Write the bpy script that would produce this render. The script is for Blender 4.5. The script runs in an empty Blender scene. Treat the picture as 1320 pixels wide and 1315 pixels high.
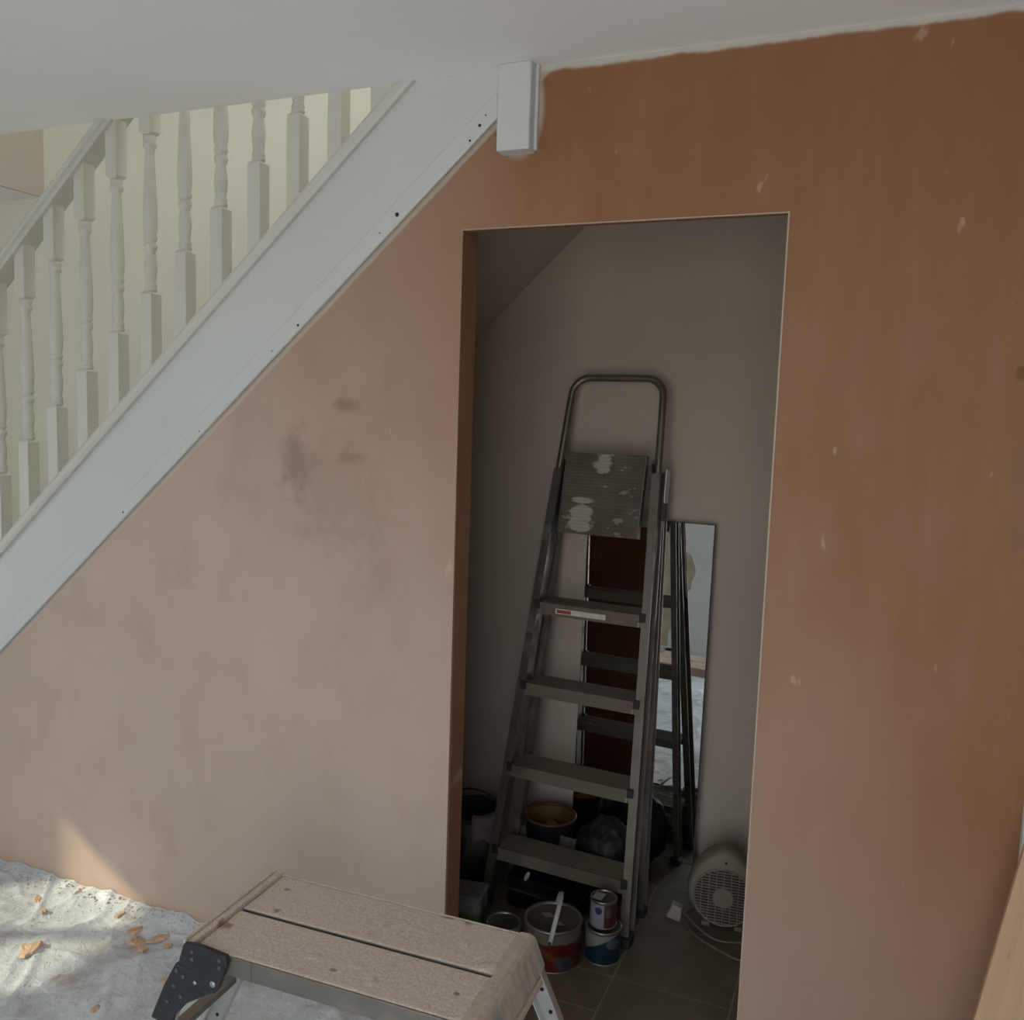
import bpy, bmesh, math, random
from mathutils import Vector, Matrix, noise
random.seed(7)
R = math.radians
D = bpy.data
S = bpy.context.scene
COL = S.collection

# ------------------------------------------------------------------ camera
cam_d = D.cameras.new('camera')
cam_d.sensor_fit = 'HORIZONTAL'
cam_d.sensor_width = 36.0
cam_d.lens = 1140.48 / 1320 * 36.0
cam_d.clip_start = 0.02
cam = D.objects.new('camera', cam_d)
COL.objects.link(cam)
r_ = Vector((0.92371949, 0.38161204, 0.03338481))
u_ = Vector((-0.07005333, 0.08260012, 0.99411757))
f_ = Vector((-0.37660965, 0.9206245, -0.10303253))
m = Matrix((r_, u_, -f_)).transposed().to_4x4()
m.translation = Vector((0, -2.002, 1.576))
cam.matrix_world = m
S.camera = cam

# ------------------------------------------------------------------ light
S.view_settings.view_transform = 'Standard'
S.view_settings.look = 'None'
S.view_settings.gamma = 1
S.view_settings.use_curve_mapping = False
S.view_settings.exposure = 0.0
S.cycles.use_denoising = True
S.cycles.max_bounces = 14
S.cycles.diffuse_bounces = 9
S.cycles.glossy_bounces = 6
S.cycles.sample_clamp_indirect = 6
W = D.worlds.new('sky'); S.world = W
W.use_nodes = True
wn = W.node_tree.nodes; wl = W.node_tree.links
bg = wn['Background']
tc = wn.new('ShaderNodeTexCoord'); sx = wn.new('ShaderNodeSeparateXYZ')
rp = wn.new('ShaderNodeValToRGB'); mp = wn.new('ShaderNodeMapRange')
mp.inputs['From Min'].default_value = -1; mp.inputs['From Max'].default_value = 1
wl.new(tc.outputs['Generated'], sx.inputs[0]); wl.new(sx.outputs['Z'], mp.inputs['Value'])
wl.new(mp.outputs[0], rp.inputs[0]); wl.new(rp.outputs[0], bg.inputs[0])
e = rp.color_ramp.elements
e[0].position = 0.47; e[0].color = (0.74, 0.735, 0.71, 1)      # pale paving and grass below the horizon
e[1].position = 0.53; e[1].color = (0.87, 0.95, 1.03, 1)       # hazy white sky
bg.inputs[1].default_value = 3.9
SUN_STRENGTH = 3.7
sun_d = D.lights.new('sun', 'SUN'); sun_d.energy = SUN_STRENGTH; sun_d.angle = R(0.9); sun_d.color = (1, 0.93, 0.70)
sun = D.objects.new('sun', sun_d); COL.objects.link(sun)
sd = Vector((1.0, 0.5, -0.63)).normalized()
sun.rotation_euler = sd.to_track_quat('-Z', 'Y').to_euler()
sun.location = (-9, -4, 6)


def portal(name, loc, direction, sx, sy):
    """sky portal filling a window opening (guides the sky's own light, adds none)"""
    l = D.lights.new(name, 'AREA'); l.shape = 'RECTANGLE'; l.size = sx; l.size_y = sy
    l.energy = 1; l.cycles.is_portal = True
    o = D.objects.new(name, l); COL.objects.link(o); o.location = loc
    o.rotation_euler = Vector(direction).to_track_quat('-Z', 'Y').to_euler()
    return o


# ------------------------------------------------------------------ materials
def mat(name, base, rough=0.6, metal=0.0, **kw):
    M = D.materials.new(name); M.use_nodes = True
    b = M.node_tree.nodes['Principled BSDF']
    b.inputs['Base Color'].default_value = (*base, 1)
    b.inputs['Roughness'].default_value = rough
    b.inputs['Metallic'].default_value = metal
    for k, v in kw.items():
        b.inputs[k].default_value = v
    return M


class N:
    """small node-graph helper"""
    def __init__(s, M):
        s.t = M.node_tree; s.b = s.t.nodes['Principled BSDF']
        s.tc = s.t.nodes.new('ShaderNodeTexCoord')

    def link(s, a, b): s.t.links.new(a, b)

    def mapping(s, src='Object', scale=(1, 1, 1), loc=(0, 0, 0), rot=(0, 0, 0)):
        n = s.t.nodes.new('ShaderNodeMapping')
        n.inputs['Scale'].default_value = scale; n.inputs['Location'].default_value = loc
        n.inputs['Rotation'].default_value = rot
        s.link(s.tc.outputs[src], n.inputs[0]); return n.outputs[0]

    def noise(s, vec, scale=5, detail=4, rough=0.55, dist=0.0):
        n = s.t.nodes.new('ShaderNodeTexNoise'); n.inputs['Scale'].default_value = scale
        n.inputs['Detail'].default_value = detail; n.inputs['Roughness'].default_value = rough
        n.inputs['Distortion'].default_value = dist
        s.link(vec, n.inputs['Vector']); return n.outputs['Fac']

    def ramp(s, fac, stops):
        n = s.t.nodes.new('ShaderNodeValToRGB'); el = n.color_ramp.elements
        while len(el) < len(stops): el.new(0.5)
        for k, (p, c) in enumerate(stops):
            el[k].position = p; el[k].color = (*c, 1) if isinstance(c, tuple) else (c, c, c, 1)
        s.link(fac, n.inputs[0]); return n.outputs[0]

    def mix(s, fac, a, b, mode='MIX'):
        n = s.t.nodes.new('ShaderNodeMix'); n.data_type = 'RGBA'; n.blend_type = mode
        if isinstance(fac, (int, float)): n.inputs[0].default_value = fac
        else: s.link(fac, n.inputs[0])
        for v, k in ((a, 6), (b, 7)):
            if isinstance(v, tuple): n.inputs[k].default_value = (*v, 1)
            else: s.link(v, n.inputs[k])
        return n.outputs[2]

    def math(s, op, a, b=None, clamp=False):
        n = s.t.nodes.new('ShaderNodeMath'); n.operation = op; n.use_clamp = clamp
        for k, v in enumerate((a, b)):
            if v is None: continue
            if isinstance(v, (int, float)): n.inputs[k].default_value = v
            else: s.link(v, n.inputs[k])
        return n.outputs[0]

    def spot(s, p, radii, soft=0.5, wob=None):
        """soft ellipsoidal mark around object-space point p: 1 inside, 0 outside"""
        v = s.t.nodes.new('ShaderNodeVectorMath'); v.operation = 'SUBTRACT'
        s.link(s.tc.outputs['Object'], v.inputs[0]); v.inputs[1].default_value = p
        d = s.t.nodes.new('ShaderNodeVectorMath'); d.operation = 'DIVIDE'
        s.link(v.outputs[0], d.inputs[0]); d.inputs[1].default_value = radii
        l = s.t.nodes.new('ShaderNodeVectorMath'); l.operation = 'LENGTH'; s.link(d.outputs[0], l.inputs[0])
        val = l.outputs['Value']
        if wob is not None: val = s.math('ADD', val, s.math('MULTIPLY', s.math('SUBTRACT', wob, 0.5), 1.6))
        mr = s.t.nodes.new('ShaderNodeMapRange'); mr.interpolation_type = 'SMOOTHSTEP'
        mr.inputs['From Min'].default_value = 1.0; mr.inputs['From Max'].default_value = 1 - soft
        s.link(val, mr.inputs['Value']); return mr.outputs[0]

    def sep(s, vec=None):
        n = s.t.nodes.new('ShaderNodeSeparateXYZ'); s.link(vec or s.tc.outputs['Object'], n.inputs[0]); return n.outputs

    def bump(s, h, strength=0.3, dist=0.01):
        n = s.t.nodes.new('ShaderNodeBump'); n.inputs['Strength'].default_value = strength
        n.inputs['Distance'].default_value = dist
        s.link(h, n.inputs['Height']); s.link(n.outputs[0], s.b.inputs['Normal'])

    def base(s, c): s.link(c, s.b.inputs['Base Color'])
    def rough(s, c): s.link(c, s.b.inputs['Roughness'])


def speckled(name, base, amount=0.12, scale=6, rough=0.6, metal=0.0, dirt=None, dscale=12, dpos=(0.55, 0.7), bump=0.0):
    M = mat(name, base, rough, metal); n = N(M)
    f = n.noise(n.mapping(), scale, 5)
    lo = tuple(c * (1 - amount) for c in base); hi = tuple(min(1, c * (1 + amount)) for c in base)
    c = n.ramp(f, [(0.3, lo), (0.7, hi)])
    if dirt:
        g = n.noise(n.mapping(loc=(3, 1, 7)), dscale, 6, 0.65)
        c = n.mix(n.ramp(g, [(dpos[0], 0.0), (dpos[1], 1.0)]), c, dirt)
    n.base(c)
    if bump: n.bump(n.noise(n.mapping(), scale * 8, 4), bump, 0.002)
    return M


def plaster_mat():
    M = mat('fresh_plaster', (0.4, 0.24, 0.15), 0.62); n = N(M)
    dry = n.noise(n.mapping(scale=(0.9, 1, 0.6)), 1.3, 3, 0.5)
    c = n.ramp(dry, [(0.3, (0.50, 0.375, 0.30)), (0.7, (0.57, 0.43, 0.345))])
    # damper browner plaster towards the right and top, which dries last
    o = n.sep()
    w = n.noise(n.mapping(scale=(1, 1, 0.7)), 1.1, 4)
    damp_shade = n.math('ADD', n.math('ADD', n.math('MULTIPLY', o['X'], 0.30), n.math('MULTIPLY', o['Z'], 0.21)), n.math('MULTIPLY', w, 0.5))
    damp_shade = n.math('ADD', damp_shade, n.math('MULTIPLY', o['Y'], 30, True))  # back-set faces browned too, painting the door reveal's shade into the damp tone
    c = n.mix(n.ramp(damp_shade, [(-0.0, 0.0), (0.52, 1.0)]), c, (0.262, 0.113, 0.045))
    # vertical trowel sweeps
    sw = n.noise(n.mapping(scale=(9, 1, 1.3), rot=(0, R(9), 0)), 1.7, 5, 0.6)
    c = n.mix(n.ramp(sw, [(0.45, 0.0), (0.75, 0.09)]), c, (0.50, 0.34, 0.24))
    sw2 = n.noise(n.mapping(scale=(4, 1, 3), loc=(5, 0, 2)), 1.6, 5, 0.6)
    c = n.mix(n.ramp(sw2, [(0.5, 0.0), (0.72, 0.25)]), c, (0.32, 0.20, 0.13))
    # small pale trowel nicks
    nk = n.noise(n.mapping(scale=(9, 1, 3.2), rot=(0, R(-18), 0), loc=(2, 0, 9)), 3.1, 2, 0.5)
    c = n.mix(n.ramp(nk, [(0.702, 0.0), (0.745, 0.4)]), c, (0.60, 0.43, 0.31))
    wob = n.noise(n.mapping(), 22, 4)
    for p, rad, k, colr in [((-1.46, 0, 1.44), (0.07, 1, 0.12), 0.55, (0.24, 0.155, 0.10)),
                            ((-1.30, 0, 1.595), (0.05, 1, 0.03), 0.6, (0.22, 0.13, 0.085)),
                            ((-1.29, 0, 1.462), (0.06, 1, 0.025), 0.5, (0.25, 0.15, 0.10)),
                            ((-1.32, 0, 1.36), (0.22, 1, 0.22), 0.25, (0.27, 0.17, 0.11)),
                            ((0.252, 0, 1.700), (0.018, 1, 0.02), 0.9, (0.16, 0.075, 0.01)),
                            ((0.262, 0, 1.50), (0.02, 1, 0.06), 0.55, (0.2, 0.11, 0.04)),
                            ((0.27, 0, 1.36), (0.016, 1, 0.05), 0.55, (0.2, 0.11, 0.05)),
                            ((0.27, 0, 1.60), (0.012, 1, 0.3), 0.35, (0.2, 0.11, 0.06)),
                            ((0.06, 0, 1.76), (0.09, 1, 0.10), 0.35, (0.26, 0.15, 0.08))]:
        c = n.mix(n.math('MULTIPLY', n.spot(p, rad, 0.8, wob), k), c, colr)
    # orange sun glow painted along the floor line
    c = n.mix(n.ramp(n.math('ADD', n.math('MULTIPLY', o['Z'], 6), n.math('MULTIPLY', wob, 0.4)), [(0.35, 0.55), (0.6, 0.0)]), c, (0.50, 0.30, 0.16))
    # white emulsion brushed over the edge at the ceiling line, the string and the newel
    wb2 = n.noise(n.mapping(scale=(1.5, 1, 1)), 9, 4)
    edge = n.math('SUBTRACT', o['Z'], n.math('MULTIPLY', n.math('SUBTRACT', wb2, 0.5), 0.02))
    c = n.mix(n.ramp(n.math('SUBTRACT', edge, 1.6), [(0.776, 0.0), (0.782, 0.85)]), c, (0.6, 0.58, 0.53))
    st = n.math('SUBTRACT', n.math('SUBTRACT', edge, n.math('MULTIPLY', o['X'], 0.882)), 2.55)
    c = n.mix(n.ramp(st, [(0.4935, 0.0), (0.5, 0.55)]), c, (0.62, 0.58, 0.52))
    c = n.mix(n.math('MULTIPLY', n.spot((-0.832, 0, 2.3), (0.068, 1, 0.125), 0.25), 0.55), c, (0.66, 0.63, 0.58))
    n.base(c)
    n.rough(n.ramp(sw2, [(0.3, 0.5), (0.7, 0.72)]))
    h = n.math('ADD', n.math('MULTIPLY', sw2, 0.5), n.math('MULTIPLY', n.noise(n.mapping(), 60, 3), 0.2))
    n.bump(h, 0.18, 0.004)
    return M


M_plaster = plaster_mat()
M_bead = mat('galvanised_edge_bead', (0.44, 0.34, 0.265), 0.5)
M_ceil = speckled('white_ceiling_paint', (0.88, 0.88, 0.88), 0.02, 2.5, 0.75, bump=0.05)
M_gloss = speckled('white_gloss_paint', (0.61, 0.625, 0.61), 0.03, 3, 0.34, bump=0.03)
M_gloss_old = speckled('ivory_gloss_paint', (0.63, 0.615, 0.555), 0.04, 5, 0.38, dirt=(0.52, 0.42, 0.27), dscale=3.5, dpos=(0.68, 0.76))
M_cream = speckled('cream_wall_paint', (0.82, 0.80, 0.725), 0.03, 2, 0.7)
M_bulk = speckled('beige_wall_paint', (0.44, 0.395, 0.315), 0.03, 2, 0.7)
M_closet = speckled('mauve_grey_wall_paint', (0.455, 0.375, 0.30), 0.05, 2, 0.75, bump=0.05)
M_backwall = speckled('pale_blue_grey_wall_paint', (0.66, 0.70, 0.71), 0.03, 1.5, 0.7)
M_patch = speckled('bare_skim_plaster', (0.42, 0.38, 0.28), 0.15, 9, 0.8)
M_subfloor = speckled('concrete_screed', (0.44, 0.42, 0.39), 0.2, 5, 0.85)
M_tread = speckled('stair_pine', (0.42, 0.30, 0.18), 0.12, 5, 0.7)
M_dark = mat('dark_hole', (0.02, 0.018, 0.015), 0.9)
M_black_rubber = mat('black_rubber', (0.018, 0.018, 0.018), 0.6)
M_black_plastic = speckled('black_plastic', (0.022, 0.023, 0.027), 0.3, 14, 0.5, dirt=(0.11, 0.09, 0.08), dscale=30, dpos=(0.6, 0.8))
M_rivet = mat('steel_rivet', (0.42, 0.42, 0.43), 0.4, 0.8)


def alu_mat(name, base, rough, dust, dustpos, scale=14):
    M = mat(name, base, rough, 0.75); n = N(M)
    g = n.noise(n.mapping(scale=(1, 1, 1)), scale, 6, 0.65)
    f = n.ramp(g, [(dustpos[0], 0.0), (dustpos[1], 1.0)])
    n.base(n.mix(f, base, dust))
    n.link(n.math('SUBTRACT', 0.75, n.math('MULTIPLY', f, 0.75)), n.b.inputs['Metallic'])
    n.rough(n.ramp(f, [(0, rough), (1, 0.9)]))
    return M


M_alu_old = alu_mat('old_tarnished_aluminium', (0.20, 0.17, 0.135), 0.36, (0.115, 0.088, 0.06), (0.5, 0.75))
M_alu_tread = alu_mat('paint_worn_aluminium_tread', (0.20, 0.165, 0.125), 0.5, (0.155, 0.12, 0.083), (0.35, 0.6), 9)
M_alu_dark = alu_mat('grimy_aluminium', (0.22, 0.205, 0.16), 0.5, (0.115, 0.1, 0.065), (0.4, 0.65))
M_alu_stool = alu_mat('dull_aluminium', (0.25, 0.225, 0.19), 0.45, (0.20, 0.17, 0.135), (0.5, 0.8))
M_alu_light = alu_mat('bright_aluminium', (0.62, 0.63, 0.62), 0.38, (0.5, 0.45, 0.40), (0.55, 0.8))


def platform_mat():
    M = mat('ribbed_paint_splashed_platform', (0.2, 0.18, 0.14), 0.6, 0.2); n = N(M)
    g = n.noise(n.mapping(), 9, 5)
    c = n.ramp(g, [(0.3, (0.085, 0.066, 0.042)), (0.7, (0.14, 0.112, 0.075))])
    s1 = n.noise(n.mapping(scale=(1, 1, 1.6), loc=(1.3, 0, 0.2)), 16, 3, 0.7)
    c = n.mix(n.ramp(s1, [(0.62, 0.0), (0.67, 0.7)]), c, (0.36, 0.32, 0.26))
    w = n.noise(n.mapping(scale=(1, 1, 2)), 26, 4)
    for p, rad in [((-0.065, 0.255, 1.235), (0.05, 1, 0.022)), ((-0.06, 0.255, 1.275), (0.045, 1, 0.035)),
                   ((-0.06, 0.255, 1.315), (0.05, 1, 0.012)), ((-0.01, 0.255, 1.435), (0.035, 1, 0.035)), ((-0.005, 0.255, 1.475), (0.045, 1, 0.013))]:
        c = n.mix(n.math('MULTIPLY', n.spot(p, rad, 0.3, w), 0.9), c, (0.42, 0.385, 0.32))
    n.base(c); return M


def tile_mat():
    M = mat('brown_slate_effect_tile', (0.2, 0.15, 0.1), 0.45); n = N(M)
    a = n.noise(n.mapping('Object', loc=(0, 0, 0)), 7, 6, 0.6, 0.4)
    oi = n.t.nodes.new('ShaderNodeObjectInfo')
    c = n.ramp(a, [(0.3, (0.095, 0.068, 0.045)), (0.5, (0.13, 0.096, 0.064)), (0.7, (0.175, 0.132, 0.092))])
    c = n.mix(n.math('MULTIPLY', oi.outputs['Random'], 0.35), c, (0.125, 0.11, 0.07))
    n.base(c); n.bump(n.noise(n.mapping(), 18, 5), 0.25, 0.003); return M


def dust_mat(name='plaster_dust', base=(0.53, 0.405, 0.325)):
    M = mat(name, base, 0.95); n = N(M)
    a = n.noise(n.mapping(), 210, 4, 0.75); b = n.noise(n.mapping(loc=(4, 2, 0)), 16, 6, 0.7)
    c = n.ramp(a, [(0.30, (0.45, 0.345, 0.275)), (0.52, (0.65, 0.53, 0.445)), (0.74, (0.80, 0.69, 0.60))])
    c = n.mix(n.ramp(b, [(0.6, 0.0), (0.74, 0.7)]), c, (0.38, 0.25, 0.18))
    b2 = n.noise(n.mapping(loc=(9, 5, 0)), 9, 4, 0.6)
    c = n.mix(n.ramp(b2, [(0.5, 0.0), (0.7, 0.5)]), c, (0.58, 0.50, 0.44))
    wob = n.noise(n.mapping(), 70, 4, 0.7)
    for p, rad in [((-0.285, -0.07), (0.022, 0.015)), ((0.178, 0.142), (0.013, 0.009)), ((0.13, 0.143), (0.022, 0.006)), ((0.25, -0.08), (0.010, 0.007)), ((-0.22, 0.02), (0.012, 0.008)), ((-0.25, 0.1), (0.01, 0.008)), ((0.0, -0.11), (0.01, 0.006))]:
        c = n.mix(n.math('MULTIPLY', n.spot((p[0], p[1], 0.5), (rad[0], rad[1], 1), 0.6, wob), 0.75), c, (0.25, 0.13, 0.08))
    n.base(c); n.bump(a, 0.5, 0.002); return M


def sheet_mat():
    M = mat('dusty_polythene', (0.6, 0.64, 0.66), 0.3); n = N(M)
    a = n.noise(n.mapping(), 3.2, 5, 0.6, 0.3)
    c = n.ramp(a, [(0.35, (0.47, 0.505, 0.525)), (0.5, (0.60, 0.65, 0.68)), (0.68, (0.70, 0.755, 0.785))])
    b = n.noise(n.mapping(loc=(7, 3, 0)), 5, 6, 0.7)
    c = n.mix(n.ramp(b, [(0.545, 0.0), (0.68, 0.75)]), c, (0.38, 0.29, 0.24))
    d = n.noise(n.mapping(loc=(1, 9, 0)), 45, 4, 0.6)
    c = n.mix(n.ramp(d, [(0.62, 0.0), (0.7, 0.6)]), c, (0.55, 0.40, 0.30))
    # thin pale highlights painted along the crease lines
    cr = n.noise(n.mapping(scale=(0.55, 2.4, 1), rot=(0, 0, R(38)), loc=(2, 5, 0)), 3.4, 2, 0.4, 0.25)
    k = n.math('ABSOLUTE', n.math('SUBTRACT', cr, 0.5))
    c = n.mix(n.ramp(k, [(0.0, 0.6), (0.010, 0.0)]), c, (0.78, 0.81, 0.82))
    n.base(c)
    n.rough(n.ramp(b, [(0.4, 0.26), (0.7, 0.8)]))
    n.bump(n.math('ADD', n.noise(n.mapping(), 38, 5, 0.6, 1.2), n.math('MULTIPLY', k, -1.2)), 0.6, 0.007)
    return M


def wood_mat(name, lo, hi, axis_scale=(1, 1, 0.03), scale=45):
    M = mat(name, hi, 0.6); n = N(M)
    g = n.noise(n.mapping(scale=axis_scale), scale, 5, 0.6, 0.2)
    c = n.ramp(g, [(0.3, lo), (0.65, hi)])
    f = n.noise(n.mapping(scale=(1, 1, 0.08), loc=(3, 0, 1)), 140, 2)
    c = n.mix(n.ramp(f, [(0.68, 0.0), (0.74, 0.6)]), c, tuple(x * 0.55 for x in lo))
    n.base(c); return M


# ------------------------------------------------------------------ mesh helpers
def new_bm(): return bmesh.new()


def add_box(bm, lo, hi, M=None):
    vs = [bm.verts.new((x, y, z)) for x in (lo[0], hi[0]) for y in (lo[1], hi[1]) for z in (lo[2], hi[2])]
    for q in ((0, 1, 3, 2), (4, 6, 7, 5), (0, 4, 5, 1), (2, 3, 7, 6), (0, 2, 6, 4), (1, 5, 7, 3)):
        bm.faces.new([vs[i] for i in q])
    if M is not None:
        for v in vs: v.co = M @ v.co
    return vs


def add_prism(bm, pts, axis, a, b):
    """extrude a 2-D outline along axis ('x','y','z') from a to b"""
    def P(p, t):
        return {'y': (p[0], t, p[1]), 'x': (t, p[0], p[1]), 'z': (p[0], p[1], t)}[axis]
    A = [bm.verts.new(P(p, a)) for p in pts]; B = [bm.verts.new(P(p, b)) for p in pts]
    bm.faces.new(A); bm.faces.new(B[::-1])
    k = len(pts)
    for i in range(k): bm.faces.new([A[i], B[i], B[(i + 1) % k], A[(i + 1) % k]])
    return A + B


def add_lathe(bm, prof, seg=32, center=(0, 0, 0), cap=True):
    rings = []
    for r, z in prof:
        rings.append([bm.verts.new((center[0] + r * math.cos(2 * math.pi * i / seg), center[1] + r * math.sin(2 * math.pi * i / seg), center[2] + z)) for i in range(seg)])
    for a, b in zip(rings, rings[1:]):
        for i in range(seg):
            f = bm.faces.new([a[i], a[(i + 1) % seg], b[(i + 1) % seg], b[i]]); f.smooth = True
    if cap:
        bm.faces.new(rings[0][::-1]); bm.faces.new(rings[-1])
    return rings


def add_tube(bm, pts, r, seg=10, closed=False, squash=None):
    pts = [Vector(p) for p in pts]; n = len(pts); rings = []
    up = None
    for i, p in enumerate(pts):
        t = (pts[(i + 1) % n] - pts[i - 1]) if (closed or 0 < i < n - 1) else (pts[1] - pts[0] if i == 0 else pts[-1] - pts[-2])
        t.normalize()
        if up is None:
            up = Vector((0, 0, 1)) if abs(t.z) < 0.9 else Vector((0, 1, 0))
        s = t.cross(up).normalized(); up = s.cross(t).normalized()
        rr = r[i] if isinstance(r, (list, tuple)) else r
        a, b = (rr, rr) if squash is None else (rr * squash[0], rr * squash[1])
        rings.append([bm.verts.new(p + s * math.cos(2 * math.pi * k / seg) * a + up * math.sin(2 * math.pi * k / seg) * b) for k in range(seg)])
    m_ = n if closed else n - 1
    for i in range(m_):
        A, B = rings[i], rings[(i + 1) % n]
        for k in range(seg):
            f = bm.faces.new([A[k], A[(k + 1) % seg], B[(k + 1) % seg], B[k]]); f.smooth = True
    if not closed:
        bm.faces.new(rings[0][::-1]); bm.faces.new(rings[-1])


def beam(bm, p, q, w, d, side=(0, 1, 0)):
    """rectangular bar from p to q; w across, d along 'side'"""
    p, q = Vector(p), Vector(q); t = (q - p).normalized(); s = Vector(side)
    s = (s - t * s.dot(t)).normalized(); c = t.cross(s)
    vs = []
    for e_ in (p, q):
        for a, b in ((-1, -1), (1, -1), (1, 1), (-1, 1)):
            vs.append(bm.verts.new(e_ + c * (a * w / 2) + s * (b * d / 2)))
    for f in ((3, 2, 1, 0), (4, 5, 6, 7), (0, 1, 5, 4), (1, 2, 6, 5), (2, 3, 7, 6), (3, 0, 4, 7)):
        bm.faces.new([vs[i] for i in f])
    return vs


def obj(name, bm, material, parent=None, bevel=0.0, smooth=False, loc=None, seg=2):
    bmesh.ops.recalc_face_normals(bm, faces=bm.faces)
    me = D.meshes.new(name); bm.to_mesh(me); bm.free()
    me.materials.append(material)
    if smooth:
        for p in me.polygons: p.use_smooth = True
    o = D.objects.new(name, me); COL.objects.link(o)
    if parent: o.parent = parent
    if loc: o.location = loc
    if bevel:
        b = o.modifiers.new('bevel', 'BEVEL'); b.width = bevel; b.segments = seg; b.limit_method = 'ANGLE'; b.angle_limit = R(40)
    return o


def tag(o, label, cat, group=None, kind=None):
    o['label'] = label; o['category'] = cat
    if group: o['group'] = group
    if kind: o['kind'] = kind
    return o


def thing(name, label, cat, loc=(0, 0, 0), rz=0.0, group=None):
    o = D.objects.new(name, None); COL.objects.link(o); o.empty_display_size = 0.1
    o.location = loc; o.rotation_euler = (0, 0, rz)
    return tag(o, label, cat, group)


def struct(name, bm, material, bevel=0.0, smooth=False, label=None, loc=None):
    o = obj(name, bm, material, None, bevel, smooth, loc); o['kind'] = 'structure'
    if label: o['label'] = label
    return o


# ================================================================== THE SETTING
CZ = 2.392           # room ceiling
YB = 0.967           # wall behind stairs and store cupboard
DX0, DX1, DZ = -0.973, -0.207, 2.03
SL = 0.882
XL, XR, YR = -5.0, 2.5, -2.75
def str_bot(x): return 0.755 + SL * (x + 2.624)
def str_top(x): return 1.105 + SL * (x + 2.611)
ZU = 5.0             # upstairs ceiling

# front wall with the doorway cut through
bm = new_bm()
T = 0.087
x0 = -2.624 - 0.755 / SL
pts = [(x0, 0), (DX0, 0), (DX0, CZ), (-0.85, CZ)]
add_prism(bm, [(x0, 0), (DX0, 0), (DX0, str_bot(DX0) + 0.03)], 'y', 0, T)
add_prism(bm, [(DX0, DZ), (DX1, DZ), (DX1, CZ), (-0.81, CZ), (DX0, str_bot(DX0) + 0.03)], 'y', 0, 0.03)
add_prism(bm, [(DX1, 0), (0.325, 0), (0.325, CZ), (DX1, CZ)], 'y', 0, T)
add_prism(bm, [(0.40, 0), (XR, 0), (XR, CZ), (0.40, CZ)], 'y', 0, T)
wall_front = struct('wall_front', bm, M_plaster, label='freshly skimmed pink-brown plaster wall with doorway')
bm = new_bm()
add_box(bm, (DX1 - 0.0025, -0.0012, 0), (DX1 + 0.001, 0.004, DZ + 0.002))
o = obj('corner_bead', bm, M_bead, wall_front)
bm = new_bm()
add_box(bm, (DX0, -0.001, DZ - 0.0015), (DX1, 0.004, DZ + 0.0012))
o = obj('corner_bead', bm, M_bead, wall_front)

# white door lining closing the right end of the plaster
bm = new_bm(); add_box(bm, (0.325, -0.022, 0), (0.40, T, CZ)); add_box(bm, (0.337, -0.03, 0), (0.395, -0.02, CZ))
struct('trim_1', bm, M_gloss, 0.003, label='white painted lining at the right end of the plaster')

# back wall of stairwell and cupboard: cream upstairs, mauve grey in the cupboard
bm = new_bm(); add_box(bm, (XL, YB, 0), (1.2, YB + 0.1, ZU)); struct('wall_stairwell', bm, M_cream)
bm = new_bm()
# cupboard lining: the part of that wall below the stair soffit
SX_, SZ_, SS_ = -0.96, 2.25, 0.95
xs = SX_ - SZ_ / SS_
xt = SX_ + (CZ - SZ_) / SS_
add_prism(bm, [(xs, 0), (0.10, 0), (0.10, CZ), (xt, CZ)], 'y', YB - 0.012, YB + 0.001)
struct('wall_cupboard_back', bm, M_closet, label='mauve grey back wall of the cupboard under the stairs')
bm = new_bm(); add_box(bm, (0.05, T, 0), (0.13, YB, CZ)); struct('wall_cupboard_right', bm, M_closet)
bm = new_bm()
add_prism(bm, [(xs, 0.0), (xt, CZ), (xt - 0.02, CZ + 0.005), (xs - 0.03, 0.0)], 'y', 0.035, YB - 0.012)
struct('ceiling_soffit', bm, M_closet, label='sloping soffit under the stairs')

# ceilings
bm = new_bm()
add_box(bm, (XL, YR, CZ), (XR, 0.0, CZ + 0.25))
add_box(bm, (-0.895, 0.0, CZ), (1.2, YB, CZ + 0.25))
struct('ceiling', bm, M_ceil, label='white ceiling cut back at the stair opening')
bm = new_bm(); add_box(bm, (XL, 0.0, 2.49), (-3.545, YB, 2.75)); struct('ceiling_hall', bm, M_ceil)
bm = new_bm(); add_box(bm, (-3.545, 0.0, 2.49), (-3.53, YB, ZU)); struct('wall_bulkhead', bm, M_bulk)
bm = new_bm()
add_box(bm, (-3.85, -0.1, CZ + 0.25), (1.2, 0.0, ZU))
struct('wall_landing_front', bm, M_cream)
# landing end wall with an unseen tall window added to light the stairwell
wx, wy0, wy1, wz0, wz1 = 1.2, 0.06, 0.92, 2.8, 4.8
bm = new_bm()
add_box(bm, (wx, 0, CZ), (wx + 0.1, wy0, ZU)); add_box(bm, (wx, wy1, CZ), (wx + 0.1, YB, ZU))
add_box(bm, (wx, wy0, CZ), (wx + 0.1, wy1, wz0)); add_box(bm, (wx, wy0, wz1), (wx + 0.1, wy1, ZU))
struct('wall_landing_end', bm, M_cream)
portal('added_landing_window_portal', (wx + 0.05, (wy0 + wy1) / 2, (wz0 + wz1) / 2), (-1, 0, 0), wy1 - wy0, wz1 - wz0)
bm = new_bm()
add_box(bm, (-3.85, -0.1, ZU), (-2.7, YB + 0.1, ZU + 0.1)); add_box(bm, (-0.3, -0.1, ZU), (1.3, YB + 0.1, ZU + 0.1))
add_box(bm, (-2.7, -0.1, ZU), (-0.3, 0.08, ZU + 0.1)); add_box(bm, (-2.7, 0.88, ZU), (-0.3, YB + 0.1, ZU + 0.1))
struct('ceiling_landing', bm, M_ceil)
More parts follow.
